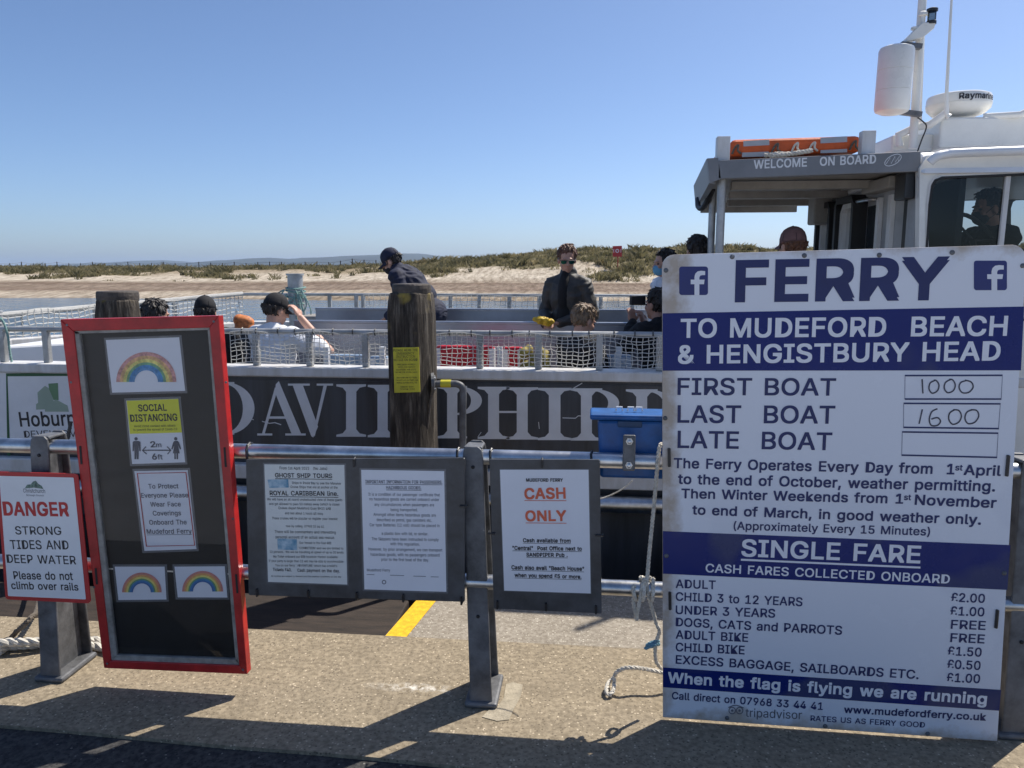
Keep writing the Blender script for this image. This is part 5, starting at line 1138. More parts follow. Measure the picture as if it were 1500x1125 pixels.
# the yellow notice lies on the pile's front face
a, b = V((c1.x + P1S[0][0], PY + P1S[0][1], 0)), V((c1.x + P1S[1][0], PY + P1S[1][1], 0))
FPN = Plane(a, V((b.y - a.y, -(b.x - a.x), 0))); FPN = FPN if FPN.n.y < 0 else Plane(a, -FPN.n)
mb = MB(); mb.prism([FPN.hit(*p, .008) for p in ((576.5, 509), (614, 508.5), (616, 574), (578.5, 575))], -FPN.n * .004); yn = mb.build('yellow_notice', YELS, pl1)
mb = MB()
def Zy(x, y): return 300 + x / 3.75, 340 + y / 3.75
for t_, x0, y0, x1, y1, cap in (('PLEASE READ THE', 1040, 655, 1172, 653, 13), ('EMERGENCY', 1058, 673, 1155, 671, 13), ('INSTRUCTION', 1056, 690, 1158, 688, 13), ('NOTICE ON BOARD', 1042, 708, 1172, 706, 13), ('FAMILIARISE YOURSELF', 1060, 731, 1160, 730, 8), ('WITH THE SAFETY', 1066, 745, 1160, 744, 8), ('EQUIPMENT AND EXITS', 1056, 759, 1164, 758, 8), ('BEFORE THE VESSEL SAILS', 1052, 773, 1170, 772, 8), ('KEEP HANDS AND FEET INSIDE', 1058, 803, 1170, 802, 8), ('THE RAILS AT ALL TIMES AND', 1054, 817, 1174, 816, 8), ('REMAIN SEATED UNTIL THE', 1058, 831, 1170, 830, 8), ('CREW SAY', 1080, 853, 1150, 852, 8), ('THANK YOU', 1076, 865, 1156, 864, 7)): ztext(FPN, mb, Zy, t_, x0, y0, x1, y1, cap, .01)
for v in mb.v: v += FPN.n * .0075
mb.build('lettering', INK, yn)
q = [at(*p, PY - .02) for p in ((634, 563), (650, 562), (668, 562), (676, 566), (678.5, 576), (678, 600), (678, 640), (677, 720), (676, 800))]
mb = MB(); mb.tube([q[0], q[1], q[2]] + smoothpath(q[2:6], 5)[1:] + q[6:], .021, 14); pp = mb.build('bent_pipe', GALV, pl1, smooth=True)
mb = MB(); mb.tube([at(646, 562, PY - .02), at(661, 562, PY - .02)], .0235, 14); mb.build('yellow_band', YELS, pp, smooth=True)
c = at(634, 561, PY - .02); mb = MB(); mb.lathe([(.001, -.012), (.062, -.012), (.062, .006), (.03, .012), (.001, .012)], c, 18, Euler((0, rad(90), rad(15))).to_matrix()); fl_ = mb.build('pipe_flange', GALV, pp)
for k in range(4):
    mb = MB(); R = Euler((0, rad(90), rad(15))).to_matrix(); mb.lathe([(.009, 0), (.009, .016), (.001, .017)], c + R @ V((.045 * math.cos(k * 1.571 + .78), .045 * math.sin(k * 1.571 + .78), 0)), 6, R); mb.build('bolt', ALU, fl_)
q = [at(*p, PY - .06) for p in ((633, 572), (629, 600), (625, 640), (622, 700))]
mb = MB(); mb.tube(smoothpath(q), .008, 6); mb.build('cord', ROPED, pl1, smooth=True)
r8 = 35 / FPX * PY
P2S = [(r8 * math.cos(k * .6283 + .2), r8 * .9 * math.sin(k * .6283 + .2)) for k in range(10)]
pile('round timber pile behind the red framed noticeboard', (173, 460), PY, at(170, 438, PY).z, .118, P2S)

# ------------------------------------------------------------------ far shore objects
fen = thing('wire_fence', 'thin post and wire fence along the far sandy flat', 'fence', at(300, 392, 135))
fp = []; p0 = None
for i in range(34):
    px = -20 + 17.3 * i; Y = 118 + 14 * math.sin(i * .12); p = at(px, 390, Y); z = dune(p.x, Y); top = z + 1.15
    top = max(top, at(px, 384.5 + (1 if i % 3 else -1), Y).z); fp.append(V((p.x, Y, top - .12)))
    if p0 is None:
        mb = MB(); mb.tube([(p.x, Y, z - .2), (p.x, Y, top)], .07, 6); p0 = mb.build('fence_post', DTIM, fen); base_ = V((p.x, Y, top))
    else:
        o = p0.copy(); COL.objects.link(o); o.parent = fen; o.location = V((p.x, Y, top)) - base_
for dz in (0, .45):
    mb = MB(); mb.tube([f - V((0, 0, dz)) for f in fp], .018, 4); mb.build('wire', GALV, fen)
a = at(905, 381, 84); z = dune(a.x, 84)
sg = thing('lifebuoy_sign', 'red sign with a white lifebuoy symbol on a post among the dunes', 'sign', (a.x, 84, z))
mb = MB(); mb.tube([(a.x, 84, z - .3), (a.x, 84, at(905, 362, 84).z)], .055, 8); mb.build('post', RED, sg)
LP = vplane(83.9); mb = MB(); mb.prism([LP.hit(*p) for p in ((897.5, 360.5), (911, 360), (911, 376), (897.5, 376))], (0, .06, 0)); pn = mb.build('sign_panel', REDV, sg)
mb = MB(); mb.parc(LP, 904.2, 367.5, 1.6, 2.8, 0, 6.283, 16, lift=.03); mb.pstroke(LP, [(899.3, 365), (898.8, 367.5), (899.3, 370)], .8, lift=.03); mb.pstroke(LP, [(909.2, 365), (909.7, 367.5), (909.2, 370)], .8, lift=.03); mb.build('lifebuoy_symbol', PAPER, pn)
# beach hut seen through the wheelhouse
HY = 92; a = at(1428, 372, HY); hw = 36 / FPX * HY; z = dune(a.x, HY) - .3; ev = at(1430, 355, HY).z; rd_ = at(1428, 344, HY).z
hut = thing('beach_hut', 'pale green beach hut with a pitched roof seen through the wheelhouse window', 'beach hut', (a.x, HY, z))
mb = MB(); mb.prism([(a.x - hw, HY, z), (a.x + hw, HY, z), (a.x + hw, HY, ev), (a.x, HY, rd_ - .15), (a.x - hw, HY, ev)], (0, 4.5, 0)); mb.build('wall', mat('hut_green', (.22, .36, .26), .7), hut)
mb = MB(); mb.prism([(a.x - hw - .4, HY - .3, ev - .2), (a.x, HY - .3, rd_ - .05), (a.x + hw + .4, HY - .3, ev - .2), (a.x + hw + .4, HY - .3, ev), (a.x, HY - .3, rd_ + .15), (a.x - hw - .4, HY - .3, ev)], (0, 5.1, 0)); mb.build('roof', mat('hut_roof', (.5, .5, .5), .7), hut)
mb = MB(); mb.bx(a.x - .5, a.x + .5, HY - .05, HY - .004, z + .2, z + 2.2); mb.build('door', WHITE, hut)
# small white motor boat beyond the bow, mostly outside the frame
a = at(28, 462, 14); mbt = thing('motor_boat', 'small white motor boat at the left edge of the water', 'boat', (a.x - 2, 14, WZ))
zt = at(10, 456, 14).z
secs = [(-4.6, .75, .0), (-3.2, .95, .02), (-1.6, .95, .05), (-.5, .6, .14), (0.05, .03, .22)]
mb = MB(); vs = []
for x, w_, dz in secs: vs += [(a.x + x, 14 - w_, zt - .12 + dz * .4), (a.x + x, 14 - w_ * .6, WZ - .1), (a.x + x, 14 + w_ * .6, WZ - .1), (a.x + x, 14 + w_, zt - .12 + dz * .4)]
mb.add(vs, [f for i in range(4) for f in ((i * 4, i * 4 + 1, i * 4 + 5, i * 4 + 4), (i * 4 + 1, i * 4 + 2, i * 4 + 6, i * 4 + 5), (i * 4 + 2, i * 4 + 3, i * 4 + 7, i * 4 + 6), (i * 4 + 3, i * 4, i * 4 + 4, i * 4 + 7))] + [(0, 3, 2, 1)])
hl = mb.build('hull', CREAM, mbt)
mb = MB(); mb.prism([(a.x - 3.4, 13.4, zt - .1), (a.x - 1.2, 13.5, zt - .06), (a.x - .7, 14, zt - .04), (a.x - 1.2, 14.5, zt - .06), (a.x - 3.4, 14.6, zt - .1)], (0, 0, .16)); mb.build('cabin', CREAM, mbt, bevel=.04)

# ------------------------------------------------------------------ loose things on the ferry
CYr = 5.12
rf = thing('life_raft', 'orange buoyant life raft with grey patches lashed on the canopy roof', 'life raft', at(1165, 225, CYr))
a, b = at(1069, 229, CYr), at(1263, 222, CYr); ta, tb = at(1071, 204, CYr), at(1262, 198, CYr)
mb = MB(); mb.add([a, b, tb, ta] + [p + V((0, .75, 0)) for p in (a, b, tb, ta)], [(0, 1, 2, 3), (7, 6, 5, 4), (0, 4, 5, 1), (1, 5, 6, 2), (2, 6, 7, 3), (3, 7, 4, 0)]); mb.build('raft_body', ORANGE, rf, bevel=.03, seg=3)
RP = Plane((0, CYr - .004, 0), (0, -1, 0))
for q in (((1089, 206.5), (1127, 204.5), (1127, 212.5), (1089, 214.5)), ((1202, 201.5), (1241, 199.5), (1241, 208), (1202, 210)), ((1087, 223.5), (1126, 222), (1126, 229), (1087, 230)), ((1202, 220), (1241, 218), (1241, 223), (1202, 224.5))):
    mb = MB(); mb.prism([RP.hit(*p) for p in q], (0, .003, 0)); mb.build('reflective_patch', REFL, rf)
for px in (1078, 1136, 1165, 1190, 1250):
    mb = MB(); y0 = 226 - (px - 1078) * .035
    mb.tube(smoothpath([RP.hit(px - 6, y0, .006), RP.hit(px - 2, y0 - 9, .012), RP.hit(px + 3, y0 - 13, .014), RP.hit(px + 2, y0 - 5, .02), RP.hit(px + 7, y0 - 1, .008)]), .007, 6); mb.build('lashing', ROPED if px in (1078, 1136, 1250) else ROPE, rf)
mb = MB(); twisted(mb, smoothpath([RP.hit(1118, 229, .04), RP.hit(1138, 227, .05), RP.hit(1160, 226.5, .04), RP.hit(1175, 224, .05), RP.hit(1186, 222, .04), RP.hit(1150, 228, .06), RP.hit(1125, 230, .05)]), .014); mb.build('grab_line', ROPE, rf)
c = at(433, 424, 8.6); mb = MB()
for k in range(6):
    ph = rng.uniform(0, 6); tl = rng.uniform(-.05, .05)
    mb.tube([(c.x + (.10 + .018 * math.sin(k * 2 + t)) * math.cos(t * .5236), 8.6 + .105 * math.sin(t * .5236), c.z + .02 - .035 * k + tl * math.cos(t * .5236 + ph)) for t in range(12)], .008, 6, True)
for sx, dz_, w_ in ((-1, .30, .10), (1, .36, .13), (1.2, .24, .06), (-1.1, .2, .15), (.4, .4, .1)):
    x_ = c.x + .09 * sx; mb.tube(smoothpath([(x_, 8.5, c.z), (x_ + w_ * .7 * (1 if sx > 0 else -1), 8.48, c.z - dz_ * .35), (x_ + w_ * (1 if sx > 0 else -1), 8.47, c.z - dz_ * .75), (x_ + w_ * .3 * (1 if sx > 0 else -1), 8.47, c.z - dz_), (x_, 8.48, c.z - dz_ * .5), (x_ - .03 * sx, 8.49, c.z - .05)]), .008, 6)
tag(mb.build('green_rope', ROPEG, smooth=True), 'green rope coiled round the grey mooring post on the ferry', 'rope')
def bag(label, px, py, Y, r, m, name='bag', n=14):
    c = at(px, py, Y); mb = MB()
    for k in range(n): mb.ell(c + V((rng.uniform(-.8, .8) * r[0], rng.uniform(-.6, .6) * r[1], rng.uniform(-.7, .45) * r[2])), (r[0] * rng.uniform(.18, .5), r[1] * .5, r[2] * rng.uniform(.2, .6)), Euler((rng.uniform(-.8, .8), rng.uniform(-.8, .8), rng.uniform(0, 3))).to_matrix())
    o = mb.build(name, m, smooth=True); rm = o.modifiers.new('r', 'REMESH'); rm.mode = 'VOXEL'; rm.voxel_size = .008; rm.use_smooth_shade = True
    sm = o.modifiers.new('s', 'SMOOTH'); sm.iterations = 2; return tag(o, label, 'bag')
bag('crumpled yellow jacket lying on the bench beside the standing man', 797, 468, 6.6, (.085, .06, .05), mat('yellow_fabric', (.66, .44, .03), .6, var=.3, vs=20), 'yellow_jacket')['category'] = 'jacket'
bag('olive yellow bag standing behind the side netting near the boy', 781, 524, 5.55, (.11, .1, .13), mat('olive_fabric', (.30, .24, .05), .7, var=.3, vs=20))
c = at(356, 470, 6.2); mb = MB(); mb.ell(c, (.085, .06, .05)); mb.ell(c + V((-.03, 0, .008)), (.05, .062, .05)); mb.ell(c + V((.045, .0, -.01)), (.05, .055, .045)); mb.ell(c + V((.01, 0, -.05)), (.085, .07, .06))
o = mb.build('bag', mat('orange_bag_fabric', (.60, .20, .06), .6, var=.35, vs=25, bump=.4, bs=30), smooth=True); rm = o.modifiers.new('r', 'REMESH'); rm.mode = 'VOXEL'; rm.voxel_size = .008; rm.use_smooth_shade = True; sm = o.modifiers.new('s', 'SMOOTH'); sm.iterations = 5
tag(o, 'small orange bag between the two seated men in black caps', 'bag')

# ------------------------------------------------------------------ people
def bake(mb, voxel, smooth=3, factor=.5):
    me = bpy.data.meshes.new('b'); me.from_pydata([tuple(v) for v in mb.v], [], mb.f); o = bpy.data.objects.new('b', me); TMP.collection.objects.link(o)
    r_ = o.modifiers.new('r', 'REMESH'); r_.mode = 'VOXEL'; r_.voxel_size = voxel
    if smooth: s_ = o.modifiers.new('s', 'SMOOTH'); s_.iterations = smooth; s_.factor = factor
    TMP.view_layers[0].update(); dg = TMP.view_layers[0].depsgraph; m2 = bpy.data.meshes.new_from_object(o.evaluated_get(dg)); bpy.data.objects.remove(o); bpy.data.meshes.remove(me)
    m2.polygons.foreach_set('use_smooth', [True] * len(m2.polygons)); return m2
STAND = dict(pelvis=(0, 0, .94), waist=(0, .0, 1.08), chest=(0, -.005, 1.28), neck=(0, -.015, 1.46), head=(0, .02, 1.60),
             sh=(.185, -.01, 1.40), el=(.235, -.02, 1.12), wr=(.24, .05, .87), hip=(.09, 0, .90), kn=(.10, .02, .49), an=(.10, -.02, .09))
SIT = dict(pelvis=(0, 0, .10), waist=(0, -.01, .24), chest=(0, -.0, .44), neck=(0, .0, .62), head=(0, .04, .76),
           sh=(.185, -.0, .56), el=(.23, .05, .29), wr=(.17, .28, .22), hip=(.09, .02, .08), kn=(.11, .44, .10), an=(.11, .42, -.36))
def person(label, loc, face, base, skin=SKIN, scale=1.0, pose=None, head=(0, 0, 0), top=None, topname='jacket', sleeve='long', trousers=CLBL, hair=None, hairlen=0, cap=None, mask=None, shades=None, build=1.0, group=None, hands=None, collar=False, inner=None, shirt_hem=None):
    J = {}
    for k, v in base.items():
        if k in ('sh', 'el', 'wr', 'hip', 'kn', 'an'):
            J[k + 'R'] = V(v); J[k + 'L'] = V((-v[0], v[1], v[2]))
        else: J[k] = V(v)
    for k, v in (pose or {}).items(): J[k] = V(v)
    RZ = Matrix.Rotation(rad(face), 3, 'Z'); L = V(loc)
    root = thing('person', label, 'person', loc, group)
    def fin(me, name, m, par=None, fold=0):
        if fold:
            off = rng.uniform(0, 50)
            nn = [V(v.normal) for v in me.vertices]
            for v, n_ in zip(me.vertices, nn):
                q_ = V(v.co); w_ = mnoise.noise(V((q_.x * 7 + off, q_.y * 7, q_.z * 15 + 2 * mnoise.noise(q_ * 5)))); v.co = q_ + n_ * (fold * (1 - 2.4 * abs(w_)))
        for v in me.vertices: v.co = RZ @ (V(v.co) * scale)
        me.materials.clear(); me.materials.append(m); o = bpy.data.objects.new(name, me); COL.objects.link(o); o.parent = par or root; WPOS[o] = L; return o
    HR = Euler((rad(head[0]), rad(head[1]), rad(head[2]))).to_matrix(); hc = J['head']
    def H(x, y, z): return hc + HR @ V((x, y, z))
    HR4 = HR
    def torso(mb, g):
        b = build
        mb.ell(J['pelvis'], (.165 * b + g, .115 * b + g, .13 + g)); mb.ell(J['waist'], (.145 * b + g, .105 * b + g, .15 + g))
        ch = (J['neck'] - J['waist']).to_track_quat('Z', 'Y').to_matrix()
        ax = (J['shR'] - J['shL']).normalized(); up = (J['neck'] - J['chest']).normalized(); fw_ = up.cross(ax).normalized(); R = Matrix((ax, fw_, up)).transposed()
        mb.ell(J['chest'], (.165 * b + g, .118 * b + g, .19 + g), R); mb.ell(J['chest'] + up * .1, (.17 * b + g, .095 * b + g, .085 + g), R)
        mb.cap(J['shL'] + ax * .02, .062 * b + g, J['shR'] - ax * .02, .062 * b + g); mb.cap(J['neck'] - up * .09, .085 * b + g, J['neck'] - up * .01, .06 + g * .8)
        return ax, fw_, up
    mb = MB(); ax, fw_, up = torso(mb, 0)
    mb.cap(J['neck'] - up * .03, .058, H(0, -.012, -.06), .053)
    for s in 'RL':
        mb.cap(J['sh' + s], .056 * build, J['el' + s], .042); mb.cap(J['el' + s], .042, J['wr' + s], .028)
        mb.cap(J['hip' + s], .088 * build, J['kn' + s], .055); mb.cap(J['kn' + s], .055, J['an' + s], .04)
        mb.cap(J['an' + s] + V((0, -.03, -.04)), .036, J['an' + s] + V((0, .13, -.055)), .03)
    # head
    mb.ell(H(0, -.012, .028), (.074, .094, .092), HR); mb.ell(H(0, .025, -.03), (.060, .066, .088), HR); mb.ell(H(0, .052, -.088), (.034, .030, .026), HR); mb.ell(H(0, .0, -.055), (.058, .055, .05), HR)
    mb.cap(H(0, .090, .008), .009, H(0, .110, -.026), .0125); mb.ell(H(0, .1, -.03), (.017, .012, .009), HR); mb.ell(H(0, .083, .022), (.05, .012, .009), HR)
    mb.ell(H(0, .084, -.058), (.024, .010, .006), HR); mb.ell(H(0, .083, -.068), (.020, .010, .006), HR)
    for s in (-1, 1): mb.ell(H(.073 * s, -.004, -.012), (.010, .021, .032), HR); mb.ell(H(.038 * s, .066, -.028), (.02, .018, .018), HR)
    # hands: palm, four unequal curled fingers, thumb at the side
    for s, sg in (('R', 1), ('L', -1)):
        w_ = J['wr' + s]; d = (hands or {}).get(s); d = V(d).normalized() if d else (w_ - J['el' + s]).normalized()
        side = d.cross(V((0, 0, 1))); side = side.normalized() if side.length > .2 else V((0, 1, 0)); pn = side.cross(d).normalized() * (1 if d.z > -.7 else 1)
        pc = w_ + d * .05; R = Matrix((side, pn, d)).transposed(); mb.ell(pc, (.038, .016, .05), R)
        for k, ln in enumerate((.062, .072, .068, .052)):
            b0 = w_ + d * .088 + side * (.027 - .018 * k); b1 = b0 + (d * .85 - pn * .35).normalized() * ln * .5; b2 = b1 + (d * .5 - pn * .85).normalized() * ln * .5
            mb.cap(b0, .0095, b1, .0088, 8); mb.cap(b1, .0088, b2, .0072, 8)
        t0 = w_ + d * .03 + side * .032; t1 = t0 + (d * .7 + side * .6).normalized() * .035; mb.cap(t0, .012, t1, .010, 8); mb.cap(t1, .010, t1 + (d * .9 - pn * .3).normalized() * .028, .008, 8)
    body = fin(bake(mb, .0065, 2), 'body', skin)
    # eyes
    for s in (-1, 1):
        m2 = MB(); m2.ell(H(.032 * s, .077, .001), (.0125, .010, .0075), HR, 10, 6); me = bpy.data.meshes.new('eye'); me.from_pydata([tuple(v) for v in m2.v], [], m2.f); fin(me, 'eye', mat('eye', (.06, .04, .03), .2))
    # clothes
    mb = MB(); g = .014; torso(mb, g)
    for s in 'RL':
        e = J['el' + s]; w_ = J['wr' + s]
        if sleeve == 'long': mb.cap(J['sh' + s], .062 * build + g * .6, e, .05 + g * .4); mb.cap(e, .05 + g * .4, w_ - (w_ - e) * .03, .036 + g * .3)
        else: mb.cap(J['sh' + s], .064 * build + g * .6, J['sh' + s].lerp(e, .72), .056 + g)
    if shirt_hem: mb.ell(J['pelvis'] - V((0, 0, .04)), (.178 * build + g, .125 * build + g, .12))
    if collar: mb.cap(J['neck'] - up * .05, .082, J['neck'] + up * .022, .070)
    jk = fin(bake(mb, .0085, 3), topname, top or CLB, fold=.010)
    if inner:
        m2 = MB(); m2.ell(J['chest'] + fw_ * .062 + up * .02, (.062, .094, .21), Matrix((ax, fw_, up)).transposed()); m2.ell(J['chest'] + fw_ * .05 - up * .2, (.075, .088, .2), Matrix((ax, fw_, up)).transposed()); fin(bake(m2, .012, 2), 'inner_shirt', inner)
    mb = MB(); g = .012; mb.ell(J['pelvis'] - V((0, 0, .02)), (.168 * build + g, .118 * build + g, .12))
    for s in 'RL': mb.cap(J['hip' + s], .092 * build + g, J['kn' + s], .062 + g); mb.cap(J['kn' + s], .062 + g, J['an' + s], .05 + g)
    fin(bake(mb, .012, 3), 'trousers', trousers, fold=.008)
    for s in 'RL':
        mb = MB(); mb.cap(J['an' + s] + V((0, -.035, -.042)), .044, J['an' + s] + V((0, .14, -.055)), .036); mb.ell(J['an' + s], (.05, .055, .06)); fin(bake(mb, .01, 2), 'shoe', CLB)
    if hair:
        mb = MB(); r2 = random.Random(len(label))
        mb.ell(H(0, -.018, .034), (.079, .096, .094), HR)
        for _ in range(620):
            u = r2.uniform(-1, 1); a = r2.uniform(0, 6.283); q_ = math.sqrt(1 - u * u); d = V((q_ * math.cos(a), q_ * math.sin(a), u))
            if d.z < -.75: continue
            if d.y > .35 and d.z < .45 + .25 * d.y: continue
            if abs(d.x) > .75 and d.y > -.15 and d.z < .05: continue
            c_ = V((d.x * .078, -.018 + d.y * .097, .034 + d.z * .096)); cr = V((.02, -.05, .13)); t_ = c_ - cr; t_ = (t_ - d * t_.dot(d)); t_ = t_.normalized() if t_.length > 1e-4 else V((1, 0, 0))
            t_ = (t_ + V((r2.uniform(-.3, .3), r2.uniform(-.3, .3), r2.uniform(-.3, .3)))).normalized(); ln = r2.uniform(.025, .045) + hairlen * .15
            mb.cap(H(*(c_ + d * r2.uniform(.0, .006))), r2.uniform(.004, .007), H(*(c_ + t_ * ln + d * r2.uniform(.0, .012))), .0025, 6)
        # keep the face clear
        cut = [f for f in mb.f]
        me = bake(mb, .0042, 1)
        import bmesh
        bm = bmesh.new(); bm.from_mesh(me); inv = HR.transposed()
        dl = []
        for v in bm.verts:
            l_ = inv @ (V(v.co) - hc)
            if (l_.y > .048 and l_.z < .062) or (l_.z < -.055 - hairlen and l_.y > -.2) or (l_.y > .0 and l_.z < .005) or (cap and (l_.z > .03 or l_.y > .03)): dl.append(v)
        bmesh.ops.delete(bm, geom=dl, context='VERTS'); bm.to_mesh(me); bm.free()
        fin(me, 'hair', hair)
    if cap:
        mb = MB(); R = HR; cc = H(0, -.012, .034)
        n = 28; pr = [(.001, .094), (.03, .090), (.055, .076), (.073, .052), (.082, .02), (.084, -.012)]
        m2 = MB(); m2.lathe(pr[::-1], (0, 0, 0), n)
        vs = [cc + R @ V((v.x * .98, v.y * 1.2, v.z * 1.08)) for v in m2.v]; mb.add(vs, m2.f)
        bk = []                                # brim
        for k in range(13):
            t = -1 + 2 * k / 12; x = .072 * t; yb = .088 * math.sqrt(max(0, 1 - t * t * .72)); yf = yb + .075 * (1 - t * t) ** .5 + .004
            bk.append((x, yb, yf))
        vs = [cc + R @ V((x, yb, -.004 - .012 * abs(x) / .072)) for x, yb, yf in bk] + [cc + R @ V((x, yf, -.022 - .022 * (x / .072) ** 2)) for x, yb, yf in bk]; vs += [v + R @ V((0, 0, -.006)) for v in vs]
        m_ = 13; mb.add(vs, [f for k in range(12) for f in ((k, k + 1, m_ + k + 1, m_ + k), (2 * m_ + k, 3 * m_ + k, 3 * m_ + k + 1, 2 * m_ + k + 1), (m_ + k, m_ + k + 1, 3 * m_ + k + 1, 3 * m_ + k))])
        mb.ell(H(0, -.012, .136), (.008, .008, .005), R, 8, 5)
        me = bpy.data.meshes.new('cap'); me.from_pydata([tuple(v) for v in mb.v], [], mb.f); me.polygons.foreach_set('use_smooth', [True] * len(me.polygons)); cp = fin(me, 'cap', cap)
        mb = MB()
        for a_ in (0, 60, 120):
            mb.tube([cc + R @ V((.0835 * math.cos(t) * math.cos(rad(a_)), 1.2 * .0845 * math.cos(t) * math.sin(rad(a_)), .1025 * math.sin(t))) for t in [math.pi * k / 14 for k in range(15)]], .0016, 4)
        me = bpy.data.meshes.new('cap_seam'); me.from_pydata([tuple(v) for v in mb.v], [], mb.f); fin(me, 'cap_seam', CLB, cp)
    if mask:
        mb = MB(); mb.ell(H(0, .050, -.055), (.058, .062, .054), HR); mb.ell(H(0, .09, -.03), (.022, .03, .024), HR)
        fin(bake(mb, .006, 3), 'face_mask', mask)
        for s in (-1, 1):
            m2 = MB(); m2.tube([H(.05 * s, .06, -.035), H(.074 * s, .01, .01), H(.08 * s, -.02, .005), H(.076 * s, -.02, -.03), H(.05 * s, .05, -.08)], .0022, 5); me = bpy.data.meshes.new('ear_loop'); me.from_pydata([tuple(v) for v in m2.v], [], m2.f); fin(me, 'ear_loop', mask)
    if shades:
        m2 = MB()
        for s in (-1, 1):
            pts = [(.008, .011), (.03, .015), (.056, .013), (.062, .002), (.055, -.013), (.034, -.017), (.013, -.011)]
            m2.prism([H(x * s, .104 - .35 * x * x * 4, z - .001) for x, z in pts], HR @ V((0, .004, 0)))
        me = bpy.data.meshes.new('lens'); me.from_pydata([tuple(v) for v in m2.v], [], m2.f); sg_ = fin(me, 'sunglasses', shades)
        m2 = MB(); m2.tube([H(.082 * s_, y_, .006) if abs(s_) == 1 else H(0, y_, .012) for s_, y_ in ((-1, -.01), (-.999, .05))] if False else [H(-.078, -.005, .008), H(-.074, .05, .01), H(-.062, .098, .012), H(0, .112, .014), H(.062, .098, .012), H(.074, .05, .01), H(.078, -.005, .008)], .0035, 6); me = bpy.data.meshes.new('f'); me.from_pydata([tuple(v) for v in m2.v], [], m2.f); fin(me, 'glasses_frame', BLKP, sg_)
    return root, J, H
def place(px, py, Y, pose_head, scale=1.0):
    """root so that the head centre falls at a measured spot"""
    a = at(px, py, Y); return a, a.z - pose_head * scale
# standing passenger in the jacket
a = at(832, 380, 6.95)
man, J, H = person('standing man in a dark jacket and green mirrored sunglasses beside the bench', (a.x, a.y - .02, a.z - 1.60), 158, STAND, top=CLJ, hair=HAIRR, shades=LENS, inner=CLB, trousers=CLB, head=(-14, 0, 28), build=.92, collar=True, shirt_hem=True,
    pose=dict(elR=(.235, -.03, 1.12), elL=(-.235, -.03, 1.12), wrR=(.10, .24, 1.04), wrL=(-.02, .22, 1.05), shR=(.155, -.01, 1.385), shL=(-.155, -.01, 1.385)), hands=dict(R=(-.7, .7, .1), L=(.6, .75, 0)))
# crewman
a = at(573, 383, 7.5)
person('crewman in navy cap, black mask and navy jacket bending forward', (a.x + .35, a.y, a.z - 1.45), 84, STAND, top=CLN, hair=HAIRD, cap=CLN, mask=MASKB, trousers=CLN, head=(-32, 0, 4), build=1.12, collar=True,
    pose=dict(pelvis=(0, -.05, .95), waist=(0, .04, 1.09), chest=(0, .17, 1.24), neck=(0, .285, 1.36), head=(0, .36, 1.45), shR=(.19, .24, 1.30), shL=(-.19, .24, 1.30), elR=(.24, .14, 1.05), elL=(-.24, .14, 1.05), wrR=(.18, .34, .92), wrL=(-.18, .34, .92)))
# boy
a = at(850, 470, 5.75)
person('boy with light brown hair in black sitting behind the side netting', (a.x, a.y - .02, a.z - .76 * .95), -48, SIT, scale=.95, top=CLB, hair=HAIRB, hairlen=.06, head=(-22, 0, 0), trousers=CLB, topname='black_top')
# white shirt man with a cap, hand on his head
a = at(397, 455, 5.75)
person('seated man in a white T-shirt and black cap holding his head', (a.x, a.y + .02, a.z - .76), -30, SIT, top=CLW, topname='white_shirt', sleeve='short', cap=CLB, hair=HAIRD, head=(-16, 0, -8), build=1.12, trousers=CLB,
    pose=dict(elL=(-.20, .24, .40), wrL=(-.075, .11, .68), elR=(.34, .26, .44), wrR=(.14, .16, .70), shR=(.20, .02, .56)), hands=dict(L=(.4, -.2, .9), R=(-.5, -.2, .85)))
a = at(300, 458, 5.9)
person('seated passenger in a black cap behind the red noticeboard', (a.x, a.y, a.z - .76), 20, SIT, top=CLB, cap=CLB, hair=HAIRD, head=(-8, 0, 0), topname='black_top')
a = at(222, 462, 5.9)
person('dark haired passenger sitting behind the round timber pile', (a.x, a.y, a.z - .76), -35, SIT, top=CLN, hair=HAIRD, hairlen=.12, head=(-12, 0, 0), topname='navy_top')
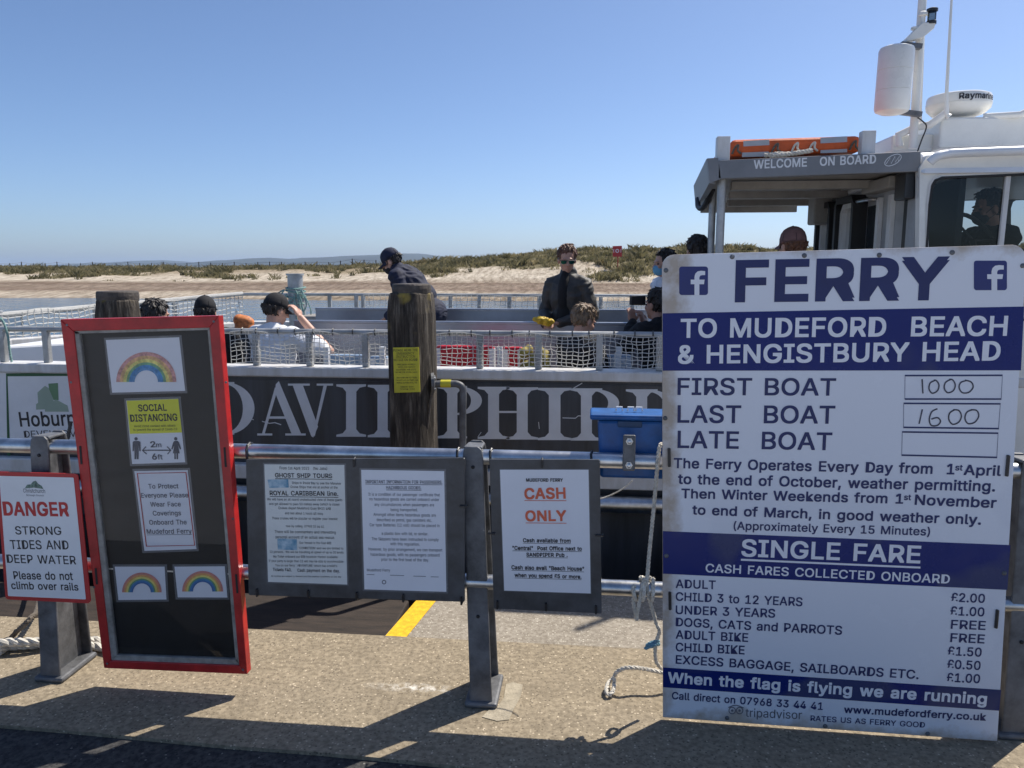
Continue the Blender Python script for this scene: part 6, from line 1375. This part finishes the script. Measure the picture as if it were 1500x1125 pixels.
# right-hand group behind the tariff sign
a = at(968, 386, 7.2)
person('standing person with curly dark hair and a blue face mask', (a.x + .05, a.y, a.z - 1.60), 110, STAND, top=CLW, topname='white_shirt', hair=HAIRD, hairlen=.03, mask=MASKC, head=(-4, 0, 0))
a = at(967, 447, 6.1)
person('seated person in a black top holding up a camera', (a.x, a.y, a.z - .76), 35, SIT, top=CLB, topname='black_top', hair=HAIRD, head=(0, 0, 10), trousers=CLG, skin=SKIN2, pose=dict(elL=(-.20, .2, .40), wrL=(.0, .34, .60), elR=(.24, .16, .36), wrR=(.12, .34, .58)), hands=dict(L=(.1, .3, .9), R=(-.1, .3, .9)))
a = at(934, 440, 6.35); R = Matrix.Rotation(rad(15), 3, 'Z')
cm = thing('camera', 'small black camera held up by the seated person', 'camera', a)
mb = MB(); mb.box(a, (.125, .045, .075), R); mb.build('camera_body', BLKP, cm, bevel=.006); mb = MB(); mb.lathe([(.03, 0), (.03, .05), (.026, .055), (.001, .055)], a + V((.0, .02, 0)), 16, Euler((rad(-90), 0, rad(15))).to_matrix()); mb.build('lens', BLKP, cm)
a = at(1022, 368, 6.4)
person('dark haired person standing under the canopy behind the tariff sign', (a.x, a.y, a.z - 1.60), 20, STAND, top=CLN, hair=HAIRD, topname='navy_top')
a = at(1163, 357, 5.5)
person('standing person in a dusty pink cap behind the tariff sign', (a.x, a.y, a.z - 1.62), 25, STAND, top=CLG, topname='grey_top', cap=CAPP, hair=HAIRR, head=(-5, 0, 0), build=1.15)
# skipper in the wheelhouse
a = at(1447, 306, 5.75)
person('skipper in black with a face mask at the wheel inside the wheelhouse', (a.x, a.y - .04, a.z - 1.60), 100, STAND, top=CLB, topname='black_top', hair=HAIRD, mask=MASKB, trousers=CLB, skin=SKIN2, head=(-8, 0, 0), build=1.1,
    pose=dict(elR=(.28, .18, 1.16), wrR=(.16, .40, 1.24), elL=(-.28, .18, 1.16), wrL=(-.16, .40, 1.24)))

a = [at(*p, RY - .03) for p in ((-6, 462), (4, 470), (11, 490), (14, 512), (17, 530))]
rope('bow_line', 'thin green and white line hanging from the rail at the left edge', a, .008, ROPEG, .05)
bpy.data.scenes.remove(TMP)
